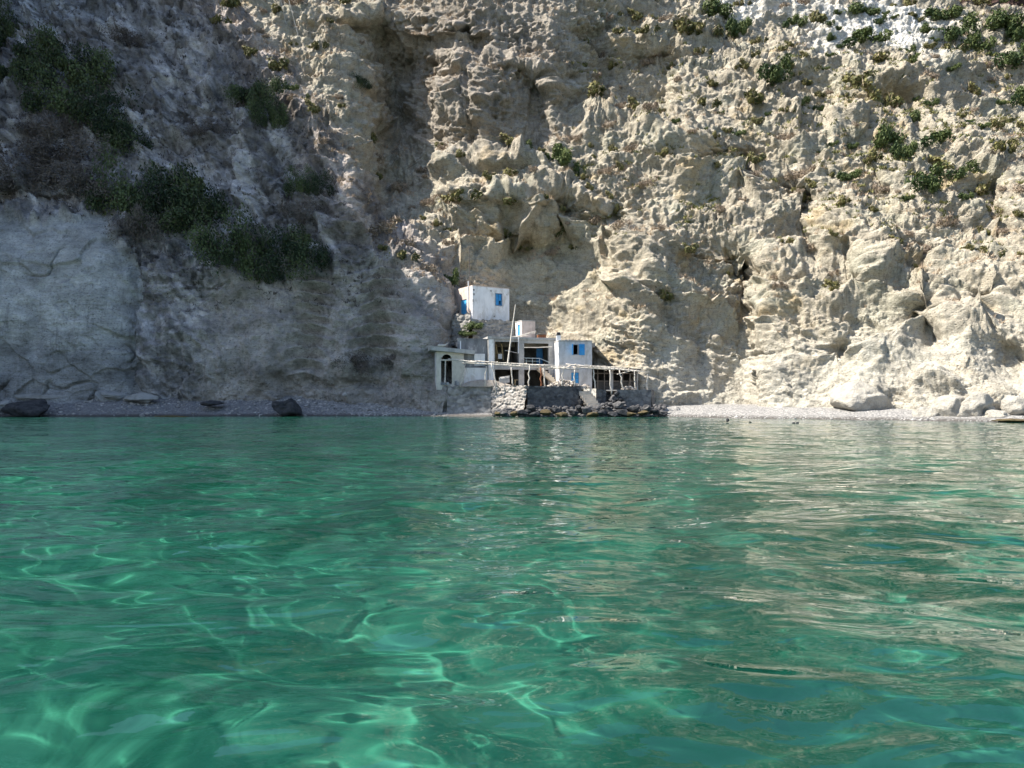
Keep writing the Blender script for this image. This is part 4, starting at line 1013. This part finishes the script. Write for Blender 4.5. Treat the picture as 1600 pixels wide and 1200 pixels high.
# ------------------------------------------------------------------ boulders and waterline rocks
LAVA = stone_mat('wet_lava_rock', (0.022, 0.024, 0.028), (0.065, 0.065, 0.07))
PALE = simple('pale_tuff_rock', (0.27, 0.27, 0.265), 0.18, 1.2, 0.7, dist=0.1)
CHALK = simple('white_tuff_rock', (0.43, 0.405, 0.36), 0.2, 0.9, 1.0, dist=0.25, stain=(0.36, 0.33, 0.27), stain_amt=0.5)
ALGA = simple('weedy_rock', (0.10, 0.078, 0.042), 0.35, 2.5, 0.6, dist=0.06)
def boulder(px, py, w, h, Y, mat, label, seed, flat=None, group=None, cat='boulder', sub=4, name='boulder', depth=0.8, rough=0.45, chops=5, cut=0.66, smooth=True):
    """a rock whose middle is seen at (px, py), w x h photo pixels wide and high"""
    c = at(px, py, Y); rx, rz = w / 2 / F * Y, h / 2 / F * Y
    v, f = rock_verts(1, seed, sub, rough, 1.0, chops, cut)
    e = np.array([v[:, k].max() - v[:, k].min() for k in range(3)]) / 2; v = v / e
    v = v + (0.06 * fbm(v[:, 0] * 2.5 + seed, v[:, 1] * 2.5, v[:, 2] * 2.5, 3))[:, None] * v
    v = v * np.array([rx, max(rx * depth, rz), rz])
    v = v * (1 + (0.05 if sub > 3 else 0.0) * ridge(v[:, 0] / rx * 3.5 + seed, v[:, 1] / rx * 3.5, v[:, 2] / rz * 3.0, 2))[:, None]
    o = link(name, np_mesh(name, v, f, smooth), mat); o.location = c
    return tag(o, label, cat, group)
boulder(46, 638, 70, 30, 78.6, LAVA, 'large round black boulder at the water on the left', 3)
boulder(450, 639, 46, 27, 79.6, LAVA, 'angular dark boulder with a sunlit top at the waterline', 13, rough=0.6)
boulder(328, 629.5, 36, 9, 81.5, LAVA, 'flat dark stone lying on the shaded shingle', 5)
boulder(8, 634, 34, 18, 79.4, PALE, 'small pale rock beside the black boulder at left', 6)
boulder(75, 621, 165, 13, 83.5, PALE, 'long pale rock ledge along the back of the left beach', 8, depth=0.16)
boulder(178, 619, 40, 13, 83.3, PALE, 'pale block at the end of the long rock ledge', 9)
boulder(220, 622, 56, 16, 82.8, PALE, 'pale wedge shaped slab on the left shingle', 10, depth=0.5)
boulder(172, 612, 22, 8, 84, PALE, 'small pale stone lying on top of the pale block', 11)
boulder(538, 617, 8, 7, 84.2, SH_R, 'small white stone on the beach below the carved ribs', 12, sub=3)
boulder(270, 652, 62, 7, 77.6, ALGA, 'low brownish rock awash at the left waterline', 14, sub=3, depth=0.5)
boulder(1342, 626, 88, 60, 71.6, CHALK, 'big rounded white boulder leaning against the right cliff foot', 21, rough=0.4)
boulder(1447, 650, 40, 26, 65.2, CHALK, 'low rounded white rock left of the split boulders', 22, rough=0.3)
boulder(1480, 638, 50, 46, 64.8, CHALK, 'white boulder split by a crack at the right shore', 25, rough=0.35)
boulder(1522, 638, 62, 52, 63.8, CHALK, 'white boulder with a shaded hollow side at the right shore', 26, rough=0.45)
boulder(1556, 652, 40, 24, 62.2, CHALK, 'small white boulder before the dark recess at right', 27, rough=0.35)
boulder(1592, 640, 50, 40, 62.7, CHALK, 'white boulder at the right edge of the picture', 28, rough=0.4)
boulder(1590, 657, 60, 6, 58.6, ALGA, 'low brown rock awash at the right edge', 29, sub=3)
for k, (px, py) in enumerate(((1137, 656), (1172, 660), (1240, 662.5), (1246, 662.5))):
    boulder(px, py, 5, 6 if k != 1 else 3.5, 55 + 3 * (k < 2), LAVA, ['thin dark rock tip standing in the water off the beach', 'tiny flat rock tip in the water off the right beach', 'left one of two rock tips close together in the water', 'right one of two rock tips close together in the water'][k], 31 + k, sub=2, name='rock_tip', cat='rock')
wl = [(787, 646, 18, 9), (802, 646, 18, 10), (817, 645, 22, 12), (832, 638, 20, 14), (836, 647, 24, 10), (852, 645, 22, 12), (868, 641, 24, 14), (880, 647, 26, 10), (898, 645, 22, 12), (905, 637, 16, 12), (916, 641, 20, 14), (926, 647, 26, 10),
      (940, 645, 24, 12), (951, 640, 20, 14), (958, 648, 22, 9), (966, 634, 20, 16), (972, 644, 24, 13), (985, 647, 22, 9), (990, 640, 24, 12), (1004, 645, 24, 10), (1012, 639, 22, 12), (1024, 643, 20, 10), (1034, 646, 16, 7), (776, 646, 14, 7), (826, 643, 16, 9), (957, 622, 14, 10), (964, 616, 12, 9), (970, 624, 16, 12), (908, 628, 12, 10), (948, 632, 14, 10), (934, 637, 16, 9)]
pts = []
for k in range(620):
    px = rnd.uniform(785, 1042) if k % 6 else rnd.uniform(772, 800); lo = 650 - 2 * abs(px - 900) / 120; f = rnd.random() ** 1.5 * (0.45 if px < 826 else 1)
    py = lo - f * (16 + 14 * max(0, 1 - abs(px - 958) / 26) + 10 * max(0, 1 - abs(px - 790) / 30)); Y = 77.0 + 1.7 * f
    q_ = at(px, py, Y); pts.append((q_.x, q_.y, q_.z - 0.1, rnd.uniform(0.12, 0.34)))
tag(stone_cloud(pts, 'shore_rubble', ST_DARK), 'dark rubble tumbled along the foot of the terrace', 'rubble', kind='stuff')
for k, (px, py, w, h) in enumerate(wl):
    w *= 0.8; h *= 0.85
    low = py > 643
    boulder(px, py, w, h, 77.2 - 0.35 * (py - 640) / 5 if py > 632 else 79.0, ALGA if (low and k % 2) else (LAVA if k % 5 else ST_DARK), 'brown weedy rock awash at the foot of the terrace' if (low and k % 2) else ('dark rock heaped at the foot of the terrace wall' if k % 5 else 'paler grey rock among the dark ones under the terrace'), 40 + k, sub=2, smooth=False, chops=9, cut=0.5, name='shore_rock', cat='rock', group=('weedy rocks awash' if (low and k % 2) else ('dark rocks under the terrace' if k % 5 else 'grey rocks under the terrace')), rough=0.55)

# ------------------------------------------------------------------ plants
def leaf_mat(name):
    t = NT(name)
    a = t.node('ShaderNodeAttribute', attribute_name='leaf').outputs['Color']
    t.base(a); t.p.inputs['Roughness'].default_value = 0.65
    return t.m
LEAF = leaf_mat('leaves')
def shrub_mesh(name, seed, n, size, c1, c2, lobes=7, squash=0.85, twig=0.0, ctw=(0.2, 0.16, 0.13)):
    """many leaf-sized faces spread over the lobes of a dome about one unit in radius"""
    g = np.random.default_rng(seed)
    L = g.normal(size=(lobes, 3)) * np.array([0.52, 0.5, 0.34]); L[:, 2] = np.abs(L[:, 2]) + 0.1
    r = g.uniform(0.18, 0.50, lobes)
    k = g.integers(0, lobes, n); d = g.normal(size=(n, 3)); d /= np.linalg.norm(d, axis=1)[:, None]
    rad = g.uniform(0.35, 1.0, n) ** 0.4 * (1 + 0.22 * g.normal(size=n))
    p = L[k] + d * (r[k] * rad)[:, None]
    p[:, 2] *= squash; p[:, 2] = np.maximum(p[:, 2], -0.25)
    a = d + 0.9 * g.normal(size=(n, 3)); a /= np.linalg.norm(a, axis=1)[:, None]
    u = np.cross(a, g.normal(size=(n, 3))); u /= np.linalg.norm(u, axis=1)[:, None]; w = np.cross(a, u)
    s_ = size * g.uniform(0.6, 1.4, n)[:, None]; asp = g.uniform(0.45, 0.8, n)[:, None]
    if twig > 0:
        tw = g.random(n) < twig; asp[tw] = 0.12; s_[tw] *= 2.2
    V = np.stack([p - u * s_, p + w * s_ * asp, p + u * s_, p - w * s_ * asp], 1).reshape(-1, 3)
    me = np_mesh(name, V, np.arange(4 * n, dtype=np.int32).reshape(n, 4), False)
    tone = np.clip(0.5 + 0.42 * g.normal(size=lobes)[k] + 0.22 * g.normal(size=n), 0, 1)[:, None]
    c = np.array(c1) * (1 - tone) + np.array(c2) * tone
    if twig > 0: c[tw] = np.array(ctw) * g.uniform(0.6, 1.4, (tw.sum(), 1))
    vcol(me, 'leaf', np.repeat(c, 4, 0)); me.materials.append(LEAF)
    return me
KIND = {
 'dark':  [shrub_mesh('evergreen_shrub', 100 + i, 9000, 0.032, (0.018, 0.033, 0.018), (0.100, 0.132, 0.058), 17, 0.85, 0.08, (0.10, 0.09, 0.08)) for i in range(4)],
 'green': [shrub_mesh('green_shrub', 120 + i, 2400, 0.070, (0.036, 0.062, 0.022), (0.115, 0.145, 0.050), 10) for i in range(4)],
 'olive': [shrub_mesh('olive_shrub', 140 + i, 900, 0.13, (0.062, 0.070, 0.026), (0.20, 0.185, 0.070), 7, 0.8, 0.15, (0.26, 0.21, 0.14)) for i in range(5)],
 'dry':   [shrub_mesh('dry_shrub', 160 + i, 750, 0.10, (0.12, 0.10, 0.075), (0.30, 0.24, 0.17), 7, 0.75, 0.6, (0.34, 0.27, 0.21)) for i in range(4)],
 'brown': [shrub_mesh('brown_scrub', 180 + i, 5000, 0.028, (0.035, 0.031, 0.030), (0.12, 0.104, 0.095), 14, 0.8, 0.6, (0.14, 0.12, 0.11)) for i in range(3)],
}
NAME = {'dark': ('evergreen_shrub', 'shrub'), 'green': ('green_shrub', 'shrub'), 'olive': ('olive_shrub', 'shrub'), 'dry': ('dry_shrub', 'dry shrub'), 'brown': ('brown_scrub', 'scrub')}
cnt = 0
def shrub(kind, px, py, w, h, label, group=None, sink=0.15):
    global cnt
    p, n = surf(px, min(py + 0.30 * h, 655)); m = KIND[kind][cnt % len(KIND[kind])]; cnt += 1
    o = bpy.data.objects.new(NAME[kind][0], m); S.collection.objects.link(o)
    rx, rz = w / 2 / F * p.y * 1.02, h / 1.25 / F * p.y
    o.scale = (rx, max(rx * 0.8, 0.4), rz); o.location = p - n * (sink * rx)
    o.rotation_euler = (R(rnd.uniform(4, 22)), R(rnd.uniform(-8, 8)), rnd.uniform(-0.5, 0.5))
    return tag(o, label, NAME[kind][1], group)
BIG = [
 ('dark', 75, 85, 80, 60, 'evergreen shrub at the top of the dark thicket, upper left'),
 ('dark', 112, 128, 90, 80, 'broad evergreen shrub in the upper half of the dark thicket'),
 ('dark', 150, 175, 90, 80, 'evergreen shrub in the middle of the dark thicket, upper left'),
 ('dark', 187, 222, 70, 70, 'evergreen shrub at the lower tip of the dark thicket'),
 ('dark', 25, 118, 46, 50, 'small evergreen shrub by the left edge, beside the thicket'),
 ('dark', 10, 55, 50, 80, 'tall shaded shrub at the upper left edge'),
 ('dark', 240, 318, 90, 96, 'left half of the large shaded bush above the pale block'),
 ('dark', 298, 318, 100, 100, 'right half of the large shaded bush above the pale block'),
 ('dark', 268, 352, 100, 56, 'low skirt of the large shaded bush above the pale block'),
 ('dark', 372, 385, 76, 84, 'shaded bush left of the leafless grey branches'),
 ('dark', 420, 412, 80, 70, 'shaded bush below the leafless grey branches'),
 ('dark', 472, 398, 72, 76, 'rightmost shaded bush of the row above the carved ribs'),
 ('dark', 398, 158, 64, 56, 'dark bush on the shadow edge, upper of two'),
 ('dark', 424, 184, 36, 56, 'dark bush on the shadow edge, lower of two'),
 ('dark', 488, 293, 40, 46, 'dark round bush below the shadow edge halfway down the ridge'),
 ('brown', 60, 240, 120, 70, 'brown leafless scrub below the dark thicket at left'),
 ('brown', 50, 300, 140, 60, 'brown scrub overhanging the pale block at far left'),
 ('brown', 150, 290, 90, 60, 'brown scrub between the thicket and the large shaded bush'),
 ('brown', 195, 365, 50, 70, 'brown scrub on the right shoulder of the pale block'),
 ('brown', 85, 205, 70, 50, 'greyish scrub left of the dark thicket'),
 ('brown', 205, 70, 60, 34, 'shaded scrub on the purple slope at the top left'),
 ('brown', 320, 210, 50, 36, 'shaded scrub on the slope left of the shadow edge bushes'),
 ('brown', 490, 340, 60, 50, 'brown scrub right of the rightmost shaded bush'),
 ('brown', 560, 562, 60, 46, 'dark scrub in the cleft right of the carved ribs'),
 ('brown', 600, 566, 46, 30, 'second dark scrub in the cleft, nearer the arched hut'),
 ('green', 1203, 134, 54, 46, 'large lone green dome shrub on the sunlit middle cliff'),
 ('green', 874, 246, 46, 40, 'dark green shrub under the brown wall, larger of two'),
 ('green', 906, 268, 30, 32, 'dark green shrub under the brown wall, smaller of two'),
 ('olive', 790, 243, 34, 18, 'olive shrub on the upper ledge above the house, left'),
 ('green', 817, 246, 28, 22, 'green shrub on the upper ledge above the house, right'),
 ('olive', 734, 310, 44, 22, 'wide olive shrub on the left ledge above the white house'),
 ('olive', 798, 286, 34, 20, 'olive shrub on the middle ledge above the house'),
 ('olive', 792, 318, 44, 20, 'wide olive shrub over the ochre hollow'),
 ('green', 871, 360, 30, 28, 'green shrub on the bare wall right of the ochre hollow'),
 ('olive', 576, 214, 28, 26, 'bright olive shrub on the ridge above the dead grass'),
 ('dark', 553, 135, 36, 22, 'dark shrub at the foot of the upper left wall'),
 ('green', 457, 147, 24, 18, 'small green shrub right of the shadow edge bushes'),
 ('green', 478, 157, 18, 14, 'tiny green shrub right of the shadow edge bushes'),
 ('olive', 395, 98, 24, 18, 'small olive shrub above the shadow edge bushes'),
 ('olive', 365, 15, 44, 34, 'olive shrub at the top edge left of the ropes'),
 ('olive', 345, 42, 26, 22, 'small olive shrub below the one at the top edge'),
 ('green', 700, 440, 26, 34, 'green shrub on the ridge end beside the white house'),
 ('dry', 728, 445, 26, 30, 'pale grey bush touching the left wall of the white house'),
 ('dry', 585, 360, 54, 30, 'dead straw coloured bush on the lit ridge, upper'),
 ('dry', 612, 345, 40, 26, 'dead straw coloured bush on the lit ridge, right'),
 ('dry', 640, 378, 48, 28, 'dead straw coloured bush on the lit ridge, lower'),
 ('dry', 670, 420, 40, 26, 'dead bush low on the lit ridge'),
 ('green', 1110, 22, 50, 38, 'green bush at the top edge left of the white patch'),
 ('green', 1152, 48, 40, 50, 'green bush hanging down the gully left of the white patch'),
 ('olive', 1065, 55, 46, 32, 'broad olive shrub on the upper slope left of the gully'),
 ('olive', 1086, 66, 34, 24, 'olive shrub just below the broad one by the gully'),
 ('green', 1340, 24, 50, 24, 'green shrub growing on the white chalk patch'),
 ('green', 1362, 20, 30, 20, 'smaller green shrub on the white chalk patch'),
 ('green', 1418, 76, 26, 18, 'round green shrub under the white chalk patch'),
 ('green', 1345, 66, 60, 32, 'long green shrub on the lower rim of the white chalk patch'),
 ('olive', 1375, 88, 56, 26, 'olive shrub below the long green one under the white patch'),
 ('green', 1475, 20, 60, 36, 'green bush at the top, right of the white chalk patch'),
 ('green', 1500, 52, 60, 46, 'green bush on the upper right slope'),
 ('green', 1520, 72, 44, 36, 'bright green bush in the upper right gully'),
 ('green', 1560, 52, 56, 36, 'green bush below the dark red rock'),
 ('green', 1592, 62, 50, 50, 'green bush at the right edge below the dark red rock'),
 ('green', 1582, 95, 50, 40, 'round green bush near the right edge, under the gully'),
 ('green', 1592, 160, 40, 40, 'dark bush at the right edge beside the shallow cave'),
 ('green', 1383, 218, 52, 44, 'large green bush on the right slope, left end of its row'),
 ('green', 1412, 245, 40, 44, 'green bush in the row under the shallow cave'),
 ('green', 1442, 285, 66, 46, 'lowest and widest green bush of the right slope'),
 ('green', 1466, 222, 60, 32, 'wide green bush right of the row under the shallow cave'),
 ('green', 1432, 188, 28, 26, 'green bush just under the shallow cave'),
 ('olive', 1465, 250, 50, 24, 'olive bush between the green ones of the right slope'),
 ('green', 1500, 268, 50, 26, 'green bush at the right of the slope row'),
 ('olive', 1530, 300, 46, 26, 'olive bush at the lower right end of the slope row'),
 ('olive', 1365, 270, 30, 26, 'olive bush left below the green row'),
 ('olive', 1340, 120, 44, 28, 'olive bush on the dry slope left of the shallow cave'),
 ('olive', 1350, 150, 40, 30, 'olive bush directly left of the shallow cave'),
 ('green', 1240, 40, 30, 24, 'green bush left of the white chalk patch'),
 ('green', 740, 506, 22, 16, 'green plant growing on the rubble bank'),
 ('green', 730, 516, 20, 14, 'dark green plant at the foot of the rubble bank'),
]
for k in BIG:
    k = list(k)
    if k[0] in ('dark', 'brown') and k[1] < 520: k[3] *= 1.2; k[4] *= 1.15
    o = shrub(*k)
    if k[2] > 500 and k[1] < 760 and k[1] > 725: o.location = Vector(at(k[1], k[2] + 8, 87.6)); o.scale.z *= 0.8; o.scale.x *= 1.5
taken = [(b_[1], b_[2], max(b_[3], b_[4]) * 0.5) for b_ in BIG]
ZONES = [  # column range, row range, number, kinds, label, group
 ((890, 1290), (170, 300), 46, ('olive', 'olive', 'dry', 'green'), '{} shrub on the sunlit ledges of the middle cliff', 'middle cliff'),
 ((1230, 1600), (90, 340), 56, ('olive', 'green', 'olive', 'dry'), '{} shrub on the upper right slope', 'upper right slope'),
 ((900, 1290), (0, 160), 34, ('olive', 'olive', 'dry'), '{} shrub high on the middle cliff', 'high middle cliff'),
 ((1290, 1600), (0, 95), 26, ('green', 'olive', 'green'), '{} shrub around the white chalk patch', 'white patch'),
 ((690, 960), (235, 400), 24, ('olive', 'dry', 'olive'), '{} shrub on the ledges above the house', 'ledges above the house'),
 ((1280, 1600), (300, 440), 24, ('olive', 'dry'), '{} shrub on the right cliff below the green slope', 'right cliff'),
 ((960, 1300), (330, 490), 20, ('dry', 'olive', 'dry'), '{} shrub on the crests of the lower middle cliff', 'lower middle cliff'),
 ((340, 560), (0, 240), 22, ('olive', 'dry', 'dry'), '{} shrub on the lit upper ridge', 'lit upper ridge'),
 ((520, 700), (250, 440), 16, ('dry', 'dry', 'olive'), '{} shrub on the lit lower ridge', 'lit lower ridge'),
]
WORD = {'olive': 'small olive', 'dry': 'small dead', 'green': 'small green'}
for (xa, xb), (ya, yb), n, kinds, lab, grp in ZONES:
    k = tries = 0
    while k < n and tries < 4000:
        tries += 1
        px, py = rnd.uniform(xa, xb), rnd.uniform(ya, yb)
        if px < 700 and px < np.interp(py, [0, 100, 200, 300, 400, 450], [335, 405, 470, 535, 590, 640]): continue
        _, nn = surf(px, py)
        if nn.z < 0.42 - 0.2 * (tries > 2000): continue
        w = rnd.choice((12, 14, 16, 19, 22, 27, 33)) * rnd.uniform(0.85, 1.2)
        if any((px - a_) ** 2 + (py - b_) ** 2 < (c_ + w * 0.45) ** 2 for a_, b_, c_ in taken): continue
        taken.append((px, py, w * 0.5)); kd = kinds[k % len(kinds)]; k += 1
        shrub(kd, px, py - 0.3 * w * 0.8, w, w * rnd.uniform(0.6, 0.85), lab.format(WORD[kd]), WORD[kd] + ' shrubs, ' + grp, -0.1)

# leafless grey branches among the shaded bushes
def bare(px, py, w, h, label, seed):
    g = random.Random(seed); p, n = surf(px, py + 0.4 * h); b = MB(); s_ = F / p.y
    def grow(a, d, L, r, lv):
        b_ = a + d * L; b.tube([a, a.lerp(b_, 0.5) + Vector((g.uniform(-1, 1), g.uniform(-1, 1), g.uniform(-1, 1))) * L * 0.07, b_], [r, r * 0.85, r * 0.65], 4)
        if lv: 
            for _ in range(3): grow(b_ if g.random() < 0.6 else a.lerp(b_, 0.7), (d + Vector((g.uniform(-1, 1), g.uniform(-0.8, 0.3), g.uniform(-0.5, 0.9))) * 0.8).normalized(), L * g.uniform(0.55, 0.8), r * 0.6, lv - 1)
    for k in range(4): grow(Vector((0, -0.3, 0)), Vector((g.uniform(-0.8, 0.8), -0.7, 0.9)).normalized(), h / s_ * 0.36, 0.07, 3)
    o = b.build('bare_shrub', simple('grey_twigs', (0.27, 0.25, 0.245), 0.15, 4, 0.2)); o.location = p; return tag(o, label, 'bare shrub')
bare(408, 370, 60, 60, 'leafless grey shrub spread over the shaded bushes', 4)
bare(370, 178, 40, 30, 'leafless grey shrub left of the bushes on the shadow edge', 9)
bare(240, 300, 40, 30, 'leafless grey twigs on the left bush above the pale block', 12)

# dry grass on the lit ledges and dead undergrowth on the shaded spur
def tufts(name, label, n, test, c1, c2, hgt, blades, seed, wid=0.035):
    g = np.random.default_rng(seed); ii = g.integers(4, NR - 30, n * 6); jj = g.integers(4, NC - 4, n * 6)
    pr = test(pxs[jj], pys[ii], CN[ii, jj, 2], ii, jj); keep = np.nonzero(g.random(n * 6) < pr)[0][:n]
    p = P[ii[keep], jj[keep]]; m = len(p)
    p = np.repeat(p, blades, 0) + g.normal(size=(m * blades, 3)) * np.array([0.16, 0.12, 0.05])
    d = g.normal(size=(m * blades, 3)) * 0.55 + np.array([0, -0.35, 0.9]); d /= np.linalg.norm(d, axis=1)[:, None]
    h = hgt * g.uniform(0.4, 1.3, (m * blades, 1)); sd_ = np.cross(d, g.normal(size=d.shape)); sd_ /= np.linalg.norm(sd_, axis=1)[:, None]
    V = np.stack([p - sd_ * wid, p + sd_ * wid, p + d * h], 1).reshape(-1, 3)
    me = np_mesh(name, V, np.arange(len(V), dtype=np.int32).reshape(-1, 3), False)
    tn = np.repeat(g.random((m, 1)), blades, 0) * 0.7 + 0.3 * g.random((m * blades, 1))
    vcol(me, 'leaf', np.repeat(np.array(c1) * (1 - tn) + np.array(c2) * tn, 3, 0)); me.materials.append(LEAF)
    return tag(link(name, me), label, name.replace('_', ' '), kind='stuff')
lit = lambda x, y: x > np.interp(y, [0, 100, 200, 300, 400, 460], [330, 400, 470, 530, 590, 650])
def t_grass(x, y, nz, i, j):
    patch = sstep(-0.1, 0.5, pn(P[i, j, 0] / 5, P[i, j, 1] / 5, P[i, j, 2] / 3))
    z = np.where((x < 720) & (y < 470), 2.2, 0.8) * (1 - sstep(480, 540, y)) * np.where(M_white[i, j] > 0.3, 0.1, 1)
    return lit(x, y) * z * sstep(0.40, 0.65, nz) * patch
tufts('dry_grass', 'straw coloured dry grass on the sunlit ledges', 14000, t_grass, (0.30, 0.225, 0.165), (0.55, 0.43, 0.31), 0.50, 8, 3, 0.045)
def t_green(x, y, nz, i, j):
    patch = sstep(0.1, 0.5, pn(P[i, j, 0] / 4 + 9, P[i, j, 1] / 4, P[i, j, 2] / 3))
    return (x > 880) * (1 - sstep(300, 420, y)) * np.where(M_white[i, j] > 0.3, 0.05, 1) * sstep(0.25, 0.55, nz) * np.maximum(patch, 1.2 * np.exp(-(((x - 1420) / 190) ** 2 + ((y - 190) / 150) ** 2)) * sstep(-0.1, 0.3, pn(P[i, j, 0] / 3, 2.2, P[i, j, 2] / 2))) * 0.9
tufts('low_herbs', 'low olive herbs scattered over the sunlit ledges', 20000, t_green, (0.085, 0.10, 0.035), (0.25, 0.235, 0.09), 0.38, 9, 8, 0.08)
def t_scrub(x, y, nz, i, j):
    patch = sstep(0.0, 0.4, pn(P[i, j, 0] / 3.5 + 9, P[i, j, 1] / 4, P[i, j, 2] / 3))
    return M_spur[i, j] * (1 - M_block[i, j]) * (1 - sstep(400, 520, y)) * (0.15 + patch) * (1 - lit(x, y) * 0.9)
tufts('dead_undergrowth', 'dark dead undergrowth on the shaded slope', 4200, t_scrub, (0.035, 0.03, 0.03), (0.13, 0.11, 0.10), 0.40, 9, 5, 0.05)

# ropes and dry stalks
for k, (xa, ya, xb, yb) in enumerate(((430, -40, 447, 40), (441, -40, 468, 62))):
    e_, _ = surf(xb, yb); a_ = at(xa, ya, e_.y + 1.0)
    b = MB().tube([e_ + Vector((0, -0.15, 0)), e_.lerp(a_, 0.5) + Vector((0.1, -0.5, -0.15)), a_], 0.035 if k else 0.025, 5)
    tag(b.build('rope', ROPE), ['thinner left one of two pale ropes hanging at the top left', 'thicker right one of two pale ropes hanging at the top left'][k], 'rope')
for k, (xa, ya, xb, yb) in enumerate(((606, 268, 618, 248), (640, 272, 652, 254), (680, 275, 688, 252))):
    e_, _ = surf(xa, ya); a_ = at(xb, yb, e_.y - 0.8)
    tag(MB().tube([e_, e_.lerp(a_, 0.5), a_], 0.04, 4).build('dry_stalk', WOODD), ['left of three dark dry stalks leaning on the recessed wall', 'middle of three dark dry stalks leaning on the recessed wall', 'right of three dark dry stalks leaning on the recessed wall'][k], 'stalk')
